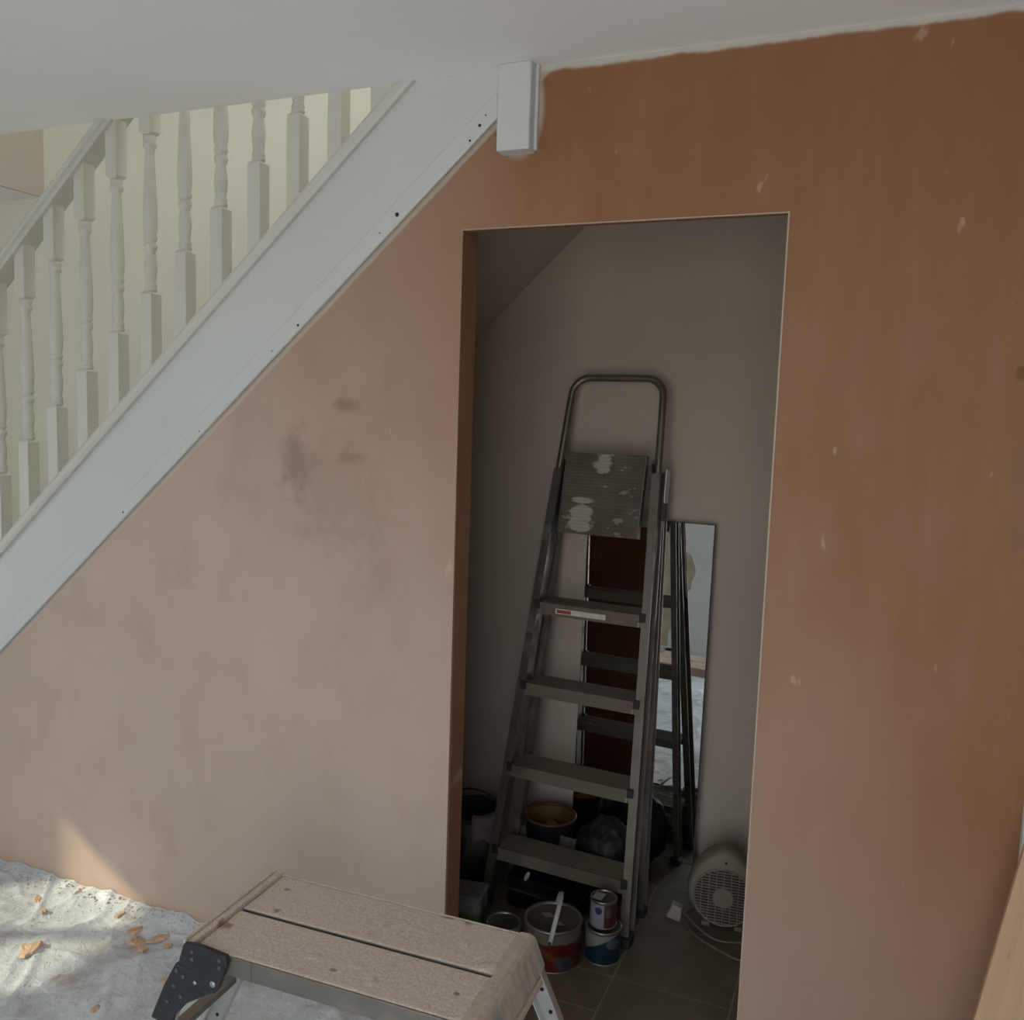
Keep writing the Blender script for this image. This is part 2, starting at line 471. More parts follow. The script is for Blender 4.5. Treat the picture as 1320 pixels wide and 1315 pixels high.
portal('added_rooflight_portal', (-1.5, 0.48, ZU + 0.05), (0, 0, -1), 2.4, 0.8)  # unseen rooflight added to brighten the stairwell

# floor slab
bm = new_bm(); add_box(bm, (XL, YR, -0.12), (XR, YB + 0.1, -0.006)); floor = struct('floor', bm, M_subfloor)
M_tile = tile_mat()
M_grout = mat('grey_brown_grout', (0.25, 0.21, 0.16), 0.9)
bm = new_bm(); add_box(bm, (-3.2, -1.2, -0.006), (0.32, YB - 0.012, -0.0025)); add_box(bm, (0.32, -1.2, -0.006), (2.45, 0.0, -0.0025)); obj('grout_bed', bm, M_grout, floor)
px, py = 0.33, 0.3225
def tile(xa, xb, ya, yb):
    bm = new_bm(); g = 0.003
    z = random.uniform(-0.0005, 0.0005)
    add_box(bm, (xa + g, ya + g, -0.006), (xb - g, yb - g, z))
    obj('tile', bm, M_tile, floor)
for i in range(-4, 9):
    xa = -0.592 + px * i
    xb = xa + px
    for j in range(-4, 3):
        ya = 0.0 + py * j
        if xa > 0.0 and j >= 0: continue
        yb = min(ya + py, YB - 0.012)
        if yb - ya < 0.02: continue
        if i == -1 and j in (0, 1):
            tile(xa, xb, ya, ya + py / 2); tile(xa, xb, ya + py / 2, yb)
        else: tile(xa, xb, ya, yb)

# left wall with glazed opening, back wall, right wall
LY0, LY1, LZ0, LZ1 = -2.0, -1.30, 0.06, 1.985
bm = new_bm()
add_box(bm, (XL - 0.02, LY1, 0), (XL, YB, 2.75)); add_box(bm, (XL - 0.02, YR, 0), (XL, LY0, 2.75))
add_box(bm, (XL - 0.02, LY0, 0), (XL, LY1, LZ0)); add_box(bm, (XL - 0.02, LY0, LZ1), (XL, LY1, 2.75))
struct('wall_left', bm, M_cream)
portal('left_window_portal', (XL - 0.01, (LY0 + LY1) / 2, (LZ0 + LZ1) / 2), (1, 0, 0), LY1 - LY0, LZ1 - LZ0)
BX0, BX1, BZ0, BZ1 = -3.2, -2.6, 0.95, 2.0  # unseen window opening added to soften the daylight falloff
bm = new_bm()
CX0, CX1, CZ0, CZ1 = -1.10, 0.55, 0.06, 2.08  # unseen door opening added for more even light from behind
add_box(bm, (XL, YR - 0.1, 0), (BX0, YR, CZ)); add_box(bm, (BX1, YR - 0.1, 0), (CX0, YR, CZ)); add_box(bm, (CX1, YR - 0.1, 0), (XR, YR, CZ))
add_box(bm, (BX0, YR - 0.1, 0), (BX1, YR, BZ0)); add_box(bm, (BX0, YR - 0.1, BZ1), (BX1, YR, CZ))
add_box(bm, (CX0, YR - 0.1, 0), (CX1, YR, CZ0)); add_box(bm, (CX0, YR - 0.1, CZ1), (CX1, YR, CZ))
wall_back = struct('wall_back', bm, M_backwall, label='pale blue-grey painted wall facing the plaster')
portal('added_window_portal', ((BX0 + BX1) / 2, YR - 0.05, (BZ0 + BZ1) / 2), (0, 1, 0), BX1 - BX0, BZ1 - BZ0)
portal('added_door_portal', ((CX0 + CX1) / 2, YR - 0.05, (CZ0 + CZ1) / 2), (0, 1, 0), CX1 - CX0, CZ1 - CZ0)
bm = new_bm(); add_box(bm, (XR, YR, 0), (XR + 0.1, T, CZ)); struct('wall_right', bm, M_backwall)
bm = new_bm(); add_box(bm, (XL, YR, -0.006), (CX0, YR + 0.018, 0.115)); add_box(bm, (CX1, YR, -0.006), (XR, YR + 0.018, 0.115)); struct('baseboard_back', bm, M_gloss, 0.004)
# frames of the unseen openings; those in the back wall are added for daylight
bm = new_bm()
for y in (LY0 + 0.025, (LY0 + LY1) / 2, LY1 - 0.02): add_box(bm, (XL - 0.06, y - 0.02, LZ0), (XL - 0.021, y + 0.02, LZ1))
for z in (LZ0 + 0.02, LZ1 - 0.02): add_box(bm, (XL - 0.06, LY0, z - 0.02), (XL - 0.021, LY1, z + 0.02))
struct('window_1', bm, M_gloss)
bm = new_bm()
for x in (BX0 + 0.02, (BX0 + BX1) / 2, BX1 - 0.02): add_box(bm, (x - 0.02, YR - 0.09, BZ0), (x + 0.02, YR - 0.06, BZ1))
for z in (BZ0 + 0.02, BZ1 - 0.02): add_box(bm, (BX0, YR - 0.09, z - 0.02), (BX1, YR - 0.06, z + 0.02))
struct('added_window', bm, M_gloss)
bm = new_bm()
for x in (CX0 + 0.03, (CX0 + CX1) / 2, CX1 - 0.03): add_box(bm, (x - 0.03, YR - 0.09, CZ0), (x + 0.03, YR - 0.06, CZ1))
for z in (CZ0 + 0.03, CZ1 - 0.03): add_box(bm, (CX0, YR - 0.09, z - 0.03), (CX1, YR - 0.06, z + 0.03))
struct('added_door', bm, M_gloss)
# bare plaster patch with a wandering outline on the back wall
bm = new_bm()
out = [(-0.16, 0.0), (0.10, 0.0), (0.10, 0.12), (0.17, 0.18), (0.17, 0.27), (0.10, 0.31), (0.14, 0.36), (0.25, 0.46), (0.28, 0.60), (0.24, 0.72), (0.13, 0.80), (0.10, 0.92), (0.06, 1.02), (-0.10, 1.02), (-0.25, 0.72), (-0.26, 0.45)]
fine = []
for k in range(len(out)):
    a, b = Vector(out[k]), Vector(out[(k + 1) % len(out)])
    for t in range(4):
        p = a.lerp(b, t / 4)
        fine.append((p.x + 0.018 * noise.noise(Vector((p.x * 9, p.y * 9, 0))) - 2.06, p.y + 0.115))
add_prism(bm, fine, 'y', YR - 0.001, YR + 0.004)
obj('bare_plaster_patch', bm, M_patch, wall_back)['label'] = 'ragged beige patch of bare plaster'

# ================================================================== STAIRCASE
st = thing('staircase', 'white painted wooden staircase with turned balusters rising to the right above the plaster', 'staircase', (-3.6, 0.0, 0))
inv = Matrix.Translation((3.6, 0, 0))
def sp(name, bm, m_, bevel=0.0, parent=st, smooth=False):
    if parent is st: bm.transform(inv)
    return obj(name, bm, m_, parent, bevel, smooth)
XA = -3.55; XE = -0.885
# outer string board
bm = new_bm()
add_prism(bm, [(XA, max(0, str_bot(XA))), (XA, str_top(XA) - 0.02), (XE, str_top(XE) - 0.02), (XE, str_bot(XE))], 'y', -0.004, 0.032)
sp('outer_string', bm, M_gloss, 0.002)
ang = math.atan(SL)
def along(x, dz): return (x, dz)
# base rail capping the string: rounded moulding
bm = new_bm()
prof = [(-0.016, -0.028), (-0.020, -0.018), (-0.020, -0.004), (-0.014, 0.006), (-0.004, 0.010), (0.044, 0.010), (0.050, 0.0), (0.050, -0.028)]
A = []; B = []
for y, z in prof:
    A.append(bm.verts.new((XA, y, str_top(XA) + z / math.cos(ang)))); B.append(bm.verts.new((XE, y, str_top(XE) + z / math.cos(ang))))
bm.faces.new(A); bm.faces.new(B[::-1])
for i in range(len(A)): bm.faces.new([A[i], B[i], B[(i + 1) % len(A)], A[(i + 1) % len(A)]])
sp('base_rail', bm, M_gloss_old, 0.0015)
# cover strip nailed along the lower edge of the string
bm = new_bm()
w = 0.042 / math.cos(ang)
add_prism(bm, [(x0 + 0.05, str_bot(x0 + 0.05) - 0.006), (x0 + 0.05, str_bot(x0 + 0.05) + w), (XE + 0.0, str_bot(XE) + w), (XE, str_bot(XE) - 0.006)], 'y', -0.013, -0.003)
strip = sp('cover_strip', bm, M_gloss, 0.003)
for x, z, r in [(-1.151, 2.073, 0.0055), (-1.446, 1.803, 0.0035), (-2.068, 1.258, 0.003), (-0.93, 2.268, 0.004), (-0.955, 2.235, 0.003), (-1.20, 2.03, 0.002), (-1.53, 1.735, 0.002), (-1.78, 1.51, 0.002), (-0.915, 2.29, 0.002)]:
    bm = new_bm(); add_lathe(bm, [(r, 0), (r, 0.0008)], 10)
    bm.transform(Matrix.Translation((x, -0.0127, z)) @ Matrix.Rotation(R(90), 4, 'X'))
    o = sp('nail_hole', bm, M_dark)
    o.parent = strip
# balusters
def baluster_bm():
    bm = new_bm(); h = 0.0205
    # square block at the foot, chamfered top
    add_box(bm, (-h, -h, -0.03), (h, h, 0.243)); 
    for v in add_box(bm, (-h, -h, 0.243), (h, h, 0.250)):
        if v.co.z > 0.246: v.co.x *= 0.72; v.co.y *= 0.72
    add_box(bm, (-h, -h, 0.697), (h, h, 0.87))
    for v in add_box(bm, (-h, -h, 0.690), (h, h, 0.697)):
        if v.co.z < 0.694: v.co.x *= 0.72; v.co.y *= 0.72
    prof = [(0.0125, 0.248), (0.0175, 0.253), (0.0185, 0.258), (0.0155, 0.263), (0.0175, 0.268), (0.0175, 0.272), (0.0145, 0.277), (0.0165, 0.295), (0.0185, 0.315), (0.0175, 0.335), (0.0145, 0.355), (0.0135, 0.365),
            (0.0175, 0.371), (0.0195, 0.379), (0.0175, 0.387), (0.014, 0.391), (0.0175, 0.396), (0.0195, 0.402), (0.0175, 0.408), (0.0165, 0.412), (0.0195, 0.43), (0.0205, 0.455), (0.0195, 0.49), (0.0165, 0.56), (0.0140, 0.62), (0.0125, 0.645), (0.0145, 0.652), (0.019, 0.660), (0.0185, 0.668), (0.0150, 0.672), (0.018, 0.678), (0.0175, 0.685), (0.0135, 0.692)]
    add_lathe(bm, prof, 20)
    return bm
bal_mesh = None
k = -13
while True:
    x = -1.986 + 0.1275 * k
    if x > -1.1: break
    if bal_mesh is None:
        b0 = obj('baluster', baluster_bm(), M_gloss_old, st); bal_mesh = b0
        o = b0
    else:
        o = b0.copy(); COL.objects.link(o)
    o.location = (x + 3.6, 0.021, str_top(x)); k += 1
# handrail
bm = new_bm()
prof = [(-0.012, 0.835), (-0.012, 0.850), (-0.022, 0.856), (-0.024, 0.868), (-0.018, 0.880), (0.0, 0.887), (0.042, 0.887), (0.062, 0.880), (0.068, 0.868), (0.064, 0.856), (0.054, 0.850), (0.054, 0.835)]
A = []; B = []
for y, z in prof:
    A.append(bm.verts.new((XA, y, str_top(XA) + z))); B.append(bm.verts.new((-1.3, y, str_top(-1.3) + z)))
bm.faces.new(A); bm.faces.new(B[::-1])
for i in range(len(A)): bm.faces.new([A[i], B[i], B[(i + 1) % len(A)], A[(i + 1) % len(A)]])
sp('handrail', bm, M_gloss_old, 0.002)
# bottom newel, beyond the left of the photograph
bm = new_bm(); add_box(bm, (-3.64, -0.025, 0), (-3.55, 0.065, 1.35)); add_box(bm, (-3.655, -0.04, 1.35), (-3.535, 0.08, 1.38)); sp('newel_post', bm, M_gloss, 0.004)
# upper newel dropping below the ceiling
bm = new_bm(); add_box(bm, (-0.874, -0.041, 2.196), (-0.791, 0.03, CZ)); nw = sp('newel_drop', bm, M_gloss, 0.004)
bm = new_bm(); add_box(bm, (-0.791, -0.014, 2.20), (-0.783, 0.001, CZ)); sp('caulk_strip', bm, M_gloss, 0.002)
# treads and risers
for i in range(13):
    xn = -3.62 + 0.2268 * i; zt = str_top(xn) - 0.03
    if xn > -0.9: break
    bm = new_bm(); add_box(bm, (xn - 0.02, 0.03, zt - 0.025), (min(xn + 0.235, -0.9), YB - 0.001, zt)); sp('tread', bm, M_tread)
    bm = new_bm(); add_box(bm, (xn, 0.034, max(zt - 0.2, 0)), (xn + 0.015, YB - 0.001, zt - 0.025)); sp('riser', bm, M_tread)

# ================================================================== STEPLADDER IN THE CUPBOARD
LA = 0.068; PHI = 0.219
lad = thing('stepladder', 'open paint-splashed aluminium stepladder with looped top handrail standing in the dark cupboard', 'ladder', (-0.842, 0.490, 0), -LA)
sn, cs = math.sin(PHI), math.cos(PHI)
def lp(u, v, off=0.0): return Vector((u * (0.229 - 0.047 * v), v * sn + off, v * cs))
for s in (-1, 1):
    bm = new_bm()
    # channel stile open to the outside: web with front and rear flange
    def stile(v0, v1, o0, o1, y0, y1):
        pts = []
        for v, rise in ((v0, True), (v1, False)):
            for oo in (o0, o1):
                for yy in (y0, y1):
                    p = lp(s, v, yy); p.x += s * oo
                    if rise: p.z = max(0.012 + yy * 0.16, 0.012)
                    pts.append(bm.verts.new(p))
        for q in ((0, 1, 3, 2), (4, 6, 7, 5), (0, 4, 5, 1), (2, 3, 7, 6), (0, 2, 6, 4), (1, 5, 7, 3)): bm.faces.new([pts[i] for i in q])
    D_ = 0.065
    stile(0.012, 1.45, 0.000, 0.003, 0.0, D_)
    stile(0.012, 1.45, 0.003, 0.024, 0.0, 0.004)
    stile(0.012, 1.45, 0.003, 0.024, D_ - 0.004, D_)
    stile(0.012, 1.45, -0.004, 0.0, 0.0, 0.012)
    obj('stile', bm, M_alu_old, lad)
    bm = new_bm()
    p = lp(s, 0.0); add_box(bm, (p.x - 0.006, -0.006, 0), (p.x + 0.03, 0.045, 0.03)) if s > 0 else add_box(bm, (p.x - 0.03, -0.006, 0), (p.x + 0.006, 0.045, 0.03))
    obj('rubber_foot', bm, M_black_rubber, lad, 0.003)
    # swing hinge plate
    bm = new_bm()
    p = lp(s, 1.40, 0.07); beam(bm, p + Vector((s * 0.028, 0, -0.05)), p + Vector((s * 0.028, 0.012, 0.06)), 0.004, 0.045, (0, 1, 0))
    obj('hinge_plate', bm, M_alu_light, lad, 0.001)
# looped handrail
bm = new_bm(); path = []
for v in (1.0, 1.2, 1.4, 1.55, 1.66): 
    p = lp(-1, v, 0.018); p.x -= 0.012; path.append(p)
def pl(u, v): return Vector((u, v * sn + 0.018, v * cs))
hw = 0.229 - 0.047 * 1.70 + 0.012; rad = 0.062
for t in range(1, 9):
    a = math.pi * (1 - t / 16); path.append(pl(-hw + rad + rad * math.cos(a), 1.763 - rad + rad * math.sin(a)))
for t in range(0, 9):
    a = math.pi / 2 * (1 - t / 8); path.append(pl(hw - rad + rad * math.cos(a), 1.763 - rad + rad * math.sin(a)))
for v in (1.66, 1.55, 1.4, 1.2, 1.0):
    p = lp(1, v, 0.018); p.x += 0.012; path.append(p)
add_tube(bm, path, 0.0122, 12)
obj('handrail', bm, M_alu_old, lad)
# treads
M_label = None
for k in range(4):
    v = 0.189 + 0.269 * k; z = v * cs; y = v * sn; hw = 0.229 - 0.047 * v
    bm = new_bm()
    add_box(bm, (-hw, y + 0.0, z - 0.004), (hw, y + 0.110, z))                # deck
    add_box(bm, (-hw, y - 0.004, z - 0.040), (hw, y + 0.0, z + 0.0005))        # front lip
    add_box(bm, (-hw, y + 0.106, z - 0.03), (hw, y + 0.110, z - 0.004))
    for q in range(1, 9):
        yy = y + q * 0.0115
        add_box(bm, (-hw + 0.004, yy, z), (hw - 0.004, yy + 0.004, z + 0.0012))  # anti-slip ribs
    t = obj('tread', bm, M_alu_tread, lad)
    for s in (-1, 1):
        bm = new_bm(); add_box(bm, (s * hw - 0.010, y - 0.008, z - 0.022), (s * hw + 0.010, y + 0.014, z + 0.006)); obj('end_cap', bm, M_black_rubber, t, 0.002)
        for zz in (-0.028, -0.036):
            bm = new_bm(); add_lathe(bm, [(0.003, 0), (0.003, 0.002)], 8, (s * (hw - 0.012), zz, 0))
            bm.transform(Matrix.Translation((0, y - 0.004, z)) @ Matrix.Rotation(R(90), 4, 'X'))
            obj('rivet', bm, M_rivet, t)
    if k == 3:
        bm = new_bm(); add_box(bm, (-0.115, y - 0.0055, z - 0.031), (0.06, y - 0.004, z - 0.014)); lb = obj('sticker', bm, speckled('worn_paper_sticker', (0.62, 0.58, 0.52), 0.2, 40, 0.6), t)
        lb['label'] = 'torn white sticker'
        bm = new_bm(); add_box(bm, (-0.11, y - 0.0060, z - 0.028), (-0.06, y - 0.0054, z - 0.017)); obj('sticker_band', bm, mat('faded_red_print', (0.30, 0.06, 0.04), 0.6), t)
# folded-up platform
bm = new_bm()
v0, v1 = 1.235, 1.505
for (a, b, y0, y1) in ((-0.138, 0.138, -0.010, 0.0),):
    vs = []
    for v in (v0, v1):
        for x in (a, b):
            for y in (y0, y1):
                vs.append(bm.verts.new((x, v * sn + y, v * cs)))
    for q in ((0, 1, 3, 2), (4, 6, 7, 5), (0, 4, 5, 1), (2, 3, 7, 6), (0, 2, 6, 4), (1, 5, 7, 3)): bm.faces.new([vs[i] for i in q])
for i in range(24):   # ribs
    v = v0 + 0.006 + i * 0.0112
    beam(bm, (-0.134, v * sn - 0.0105, v * cs), (0.134, v * sn - 0.0105, v * cs), 0.005, 0.002, (0, 1, 0))
plat = obj('platform', bm, platform_mat(), lad)
for x in (-0.138, 0.138):
    bm = new_bm()
    beam(bm, (x, v0 * sn - 0.002, v0 * cs), (x, v1 * sn - 0.002, v1 * cs), 0.022, 0.004, (1, 0, 0))
    obj('platform_edge', bm, M_alu_old, plat)
for s in (-1, 1):
    bm = new_bm()
    beam(bm, lp(s * 0.97, v0 - 0.01, 0.03), lp(s * 0.97, v1 - 0.03, 0.03), 0.004, 0.05, (0, 1, 0))
    obj('platform_bracket', bm, M_black_rubber, plat)
# rear support frame
TOPR, FOOT = Vector((0.170, 0.392, 1.36)), Vector((0.224, 0.200, 0.0))
for s in (-1, 1):
    bm = new_bm()
    a = Vector((s * TOPR.x, TOPR.y, TOPR.z)); b = Vector((s * FOOT.x, FOOT.y, 0.012))
    beam(bm, a, b, 0.003, 0.036, (0, 1, 0))
    for dy in (-0.0165, 0.0165):
        beam(bm, a + Vector((s * 0.009, dy, 0)), b + Vector((s * 0.009, dy, 0)), 0.02, 0.003, (0, 1, 0))
    obj('rear_leg', bm, M_alu_old, lad)
    bm = new_bm(); add_box(bm, (s * FOOT.x - 0.014, FOOT.y - 0.022, 0), (s * FOOT.x + 0.022, FOOT.y + 0.022, 0.026)); obj('rubber_foot', bm, M_black_rubber, lad, 0.003)
for t in (0.08, 0.88):
    bm = new_bm(); p = TOPR.lerp(FOOT, t)
    add_box(bm, (-p.x, p.y - 0.002, p.z - 0.019), (p.x, p.y + 0.002, p.z + 0.019))
    obj('crossbar', bm, M_alu_dark, lad)

# ================================================================== MIRROR
MW, MH = 0.441, 1.250
mir = thing('mirror', 'tall unframed mirror leaning on the cupboard wall behind the stepladder', 'mirror', (-0.697, 0.885, 0.0))
mir.rotation_euler = (R(-1.94), 0, R(-4.36))
bm = new_bm(); bm.faces.new([bm.verts.new(p) for p in ((-MW / 2, 0, 0.002), (MW / 2, 0, 0.002), (MW / 2, 0, MH), (-MW / 2, 0, MH))]); M_glass = mat('silvered_glass', (0.80, 0.83, 0.82), 0.012, 1.0)
obj('glass', bm, M_glass, mir)
bm = new_bm(); add_box(bm, (-MW / 2 - 0.002, 0.0005, 0.0), (MW / 2 + 0.003, 0.007, MH + 0.003)); obj('backing', bm, mat('dark_mirror_edge', (0.05, 0.045, 0.04), 0.5), mir)

# ================================================================== FAN HEATER
FX, FY = -0.352, 0.745
fan = thing('fan_heater', 'small off-white upright fan heater with round louvred grille at the foot of the doorway', 'heater', (FX, FY, 0), R(6))
M_fan = speckled('yellowed_white_plastic', (0.18, 0.15, 0.105), 0.06, 5, 0.55, dirt=(0.12, 0.095, 0.065), dscale=9, dpos=(0.62, 0.78))
def egg(t):  # outline of the housing, angle from top
    a = t * 2 * math.pi
    x = math.sin(a); z = math.cos(a)
    w = 0.113 if z < 0 else 0.113 * (1 - 0.22 * z ** 2)
    hh = 0.110 if z < 0 else 0.142
    return x * w, 0.118 + z * hh
bm = new_bm(); rings = []
for yy, sc in ((-0.050, 0.0), (-0.050, 0.885), (-0.046, 0.935), (-0.034, 0.975), (-0.01, 1.0), (0.02, 0.98), (0.042, 0.90), (0.052, 0.76), (0.052, 0.0)):
    if sc == 0: rings.append([bm.verts.new((0, yy, 0.118))]); continue
    rg = []
    for i in range(48):
        x, z = egg(i / 48); z = 0.118 + (z - 0.118) * sc
        rg.append(bm.verts.new((x * sc, yy, max(z, 0.008))))
    rings.append(rg)
for A, B in zip(rings, rings[1:]):
    n_ = max(len(A), len(B))
    for i in range(n_):
        j = (i + 1) % n_
        q = [A[i % len(A)], A[j % len(A)], B[j % len(B)], B[i % len(B)]]
        uq = []
        for v in q:
            if v not in uq: uq.append(v)
        if len(uq) > 2: f = bm.faces.new(uq); f.smooth = True
obj('housing', bm, M_fan, fan)
ROTX = Matrix.Rotation(R(90), 4, 'X')
bm = new_bm(); add_lathe(bm, [(0.0895, 0), (0.0895, 0.0015)], 40); bm.transform(Matrix.Translation((0, -0.0495, 0.108)) @ ROTX)
gb = obj('grille_recess', bm, M_dark, fan)
bm = new_bm()
for i in range(-9, 10):
    z = i * 0.0091; hx = math.sqrt(max(0, 0.0895 ** 2 - z * z))
    if hx > 0.01: add_box(bm, (-hx, -0.0545, 0.108 + z - 0.0016), (hx, -0.0505, 0.108 + z + 0.0016))
for i in range(-3, 4):
    x = i * 0.0225; hz = math.sqrt(max(0, 0.0895 ** 2 - x * x))
    add_box(bm, (x - 0.0013, -0.0555, 0.108 - hz), (x + 0.0013, -0.0505, 0.108 + hz))
obj('grille', bm, M_fan, fan)
bm = new_bm(); add_lathe(bm, [(0.033, 0), (0.033, 0.003), (0.030, 0.0055)], 32); bm.transform(Matrix.Translation((0, -0.051, 0.108)) @ ROTX); obj('grille_disc', bm, M_fan, fan)
bm = new_bm(); add_tube(bm, [(0.091 * math.cos(a * math.pi / 24), -0.050, 0.108 + 0.091 * math.sin(a * math.pi / 24)) for a in range(48)], 0.0035, 8, True); obj('grille_rim', bm, M_fan, fan)
bm = new_bm(); add_lathe(bm, [(0.0045, 0), (0.0045, 0.002)], 12); bm.transform(Matrix.Translation((0.003, -0.0485, 0.222)) @ Matrix.Rotation(R(80), 4, 'X')); obj('pilot_light', bm, M_dark, fan)
bm = new_bm(); add_lathe(bm, [(0.0, 0), (0.017, 0), (0.019, 0.008), (0.018, 0.016), (0.0, 0.019)], 20, cap=False); bm.transform(Matrix.Translation((0.076, -0.02, 0.205)) @ Matrix.Rotation(R(50), 4, 'Y') @ Matrix.Rotation(R(25), 4, 'X')); obj('dial', bm, mat('grey_dial', (0.20, 0.19, 0.165), 0.5), fan)
for s in (-1, 1):
    bm = new_bm(); add_box(bm, (s * 0.05 - 0.012, -0.04, 0), (s * 0.05 + 0.012, 0.04, 0.014))
    obj('foot', bm, M_fan, fan, 0.002)
M_cord = mat('off_white_flex', (0.14, 0.115, 0.09), 0.5)
def bez(p, n=16):
    p = [Vector(q) for q in p]; outp = []
    for i in range(len(p) - 1):
        a, b, c, d = p[max(i - 1, 0)], p[i], p[i + 1], p[min(i + 2, len(p) - 1)]
        for t in range(n):
            u = t / n
            outp.append(0.5 * ((2 * b) + (c - a) * u + (2 * a - 5 * b + 4 * c - d) * u * u + (3 * b - a - 3 * c + d) * u ** 3))
    outp.append(p[-1]); return outp
bm = new_bm()
add_tube(bm, bez([(0.02, 0.05, 0.03), (-0.06, 0.075, 0.008), (-0.115, 0.0, 0.006), (-0.085, -0.10, 0.0055), (0.0, -0.17, 0.0055), (0.07, -0.20, 0.0055), (0.13, -0.16, 0.0055), (0.09, -0.105, 0.0055), (0.0, -0.12, 0.006), (-0.06, -0.09, 0.012), (-0.118, -0.02, 0.018), (-0.13, -0.028, 0.03)], 10), 0.0038, 8)
obj('flex', bm, M_cord, fan)
bm = new_bm(); add_box(bm, (-0.024, -0.016, 0.0), (0.024, 0.016, 0.048))
for v in bm.verts:
    if v.co.z > 0.03: v.co.x *= 0.72
bm.transform(Matrix.Translation((-0.152, -0.03, 0.002)) @ Matrix.Rotation(R(14), 4, 'Y'))
pg = obj('plug', bm, mat('white_plug_plastic', (0.30, 0.25, 0.21), 0.45), fan, 0.006, seg=3); pg['label'] = 'white three-pin plug'
bm = new_bm()
for dx, dz in ((0, 0.034), (-0.011, 0.014), (0.011, 0.014)): add_box(bm, (dx - 0.003, 0.015, dz - 0.002), (dx + 0.003, 0.032, dz + 0.002))
bm.transform(Matrix.Translation((-0.152, -0.03, 0.002)) @ Matrix.Rotation(R(14), 4, 'Y')); obj('plug_pin', bm, M_rivet, pg)

# ================================================================== PAINT TINS
M_tin = alu_mat('tin_plate', (0.24, 0.225, 0.205), 0.3, (0.15, 0.125, 0.095), (0.5, 0.75))
M_lid = alu_mat('paint_smeared_lid', (0.11, 0.086, 0.06), 0.5, (0.085, 0.062, 0.04), (0.35, 0.6), 9)
def tin(name, label, r, h, loc, body, group=None, lid=M_lid):
    t = thing(name, label, 'paint tin', loc, 0, group)
    bm = new_bm(); add_lathe(bm, [(r * 0.97, 0.0), (r, 0.003), (r, h - 0.006), (r * 1.0, h - 0.005)], 40); obj('body', bm, body, t)
    bm = new_bm()
    add_lathe(bm, [(r * 1.0, h - 0.008), (r * 1.03, h - 0.005), (r * 1.03, h), (r * 0.99, h + 0.002), (r * 0.93, h), (r * 0.91, h - 0.005), (r * 0.90, h - 0.006)], 40, cap=False)
    obj('rim', bm, M_tin, t)
    bm = new_bm(); add_tube(bm, [(r * math.cos(a * math.pi / 20), r * math.sin(a * math.pi / 20), 0.003) for a in range(40)], 0.0025, 6, True)
    obj('base_seam', bm, M_tin, t)
    bm = new_bm(); add_lathe(bm, [(r * 0.905, h - 0.0065), (r * 0.89, h - 0.003), (r * 0.84, h - 0.0025), (r * 0.80, h - 0.005), (0.001, h - 0.0045)], 40, cap=False); obj('lid', bm, lid, t)
    return t
def red_label():
    M = mat('red_paint_label', (0.3, 0.03, 0.02), 0.4); n = N(M); o = n.sep()
    f = n.noise(n.mapping(), 25, 4); c = n.ramp(f, [(0.35, (0.055, 0.004, 0.002)), (0.7, (0.10, 0.008, 0.003))])
    top = n.math('ADD', o['Z'], n.math('MULTIPLY', n.math('SUBTRACT', n.noise(n.mapping(scale=(1, 1, 0.15)), 60, 3), 0.5), 0.03))
    c = n.mix(n.ramp(n.math('MULTIPLY', top, 8), [(0.66, 0.0), (0.70, 1.0)]), c, (0.12, 0.10, 0.075))
    sw = n.math('ADD', n.math('MULTIPLY', o['X'], 0.55), o['Z'])
    c = n.mix(n.math('MULTIPLY', n.ramp(n.math('MULTIPLY', n.math('ABSOLUTE', n.math('SUBTRACT', sw, 0.062)), 60), [(0.3, 1.0), (0.8, 0.0)]), 0.8), c, (0.12, 0.04, 0.012))
    c = n.mix(n.spot((0.055, -0.065, 0.03), (0.028, 0.06, 0.026), 0.5), c, (0.045, 0.05, 0.06))
    c = n.mix(n.spot((0.060, -0.062, 0.026), (0.011, 0.06, 0.011), 0.2), c, (0.018, 0.022, 0.05))
    n.base(c); return M
t = tin('paint_tin', 'large paint tin with red label and white plastic handle beside the stool', 0.084, 0.124, (-0.783, 0.338, 0), red_label())
bm = new_bm(); pv = []
for i in range(21):
    a = math.pi * i / 20
    pv.append((0.022 * math.cos(a) + 0.022 * math.sin(a), -0.0865 * math.cos(a), 0.094 + 0.098 * math.sin(a) ** 0.85))
add_tube(bm, pv, 0.008, 10, squash=(0.85, 0.28))
obj('handle', bm, mat('white_plastic_handle', (0.46, 0.45, 0.43), 0.4), t)['label'] = 'white plastic carrying handle'
bm = new_bm(); add_lathe(bm, [(0.004, 0), (0.004, 0.003)], 10); bm.transform(Matrix.Translation((0.022, -0.0865, 0.098)) @ ROTX); obj('handle_pin', bm, M_dark, t)
M_smear = mat('dried_cream_paint', (0.27, 0.245, 0.20), 0.6)
for cx, cy, s in ((-0.02, 0.01, 0.022), (0.024, -0.02, 0.018)):
    bm = new_bm()
    add_prism(bm, [(cx - s, cy), (cx, cy - s * 0.6), (cx + s, cy), (cx, cy + s * 0.7)], 'z', 0.1195, 0.1205)
    obj('paint_smear', bm, M_smear, t)
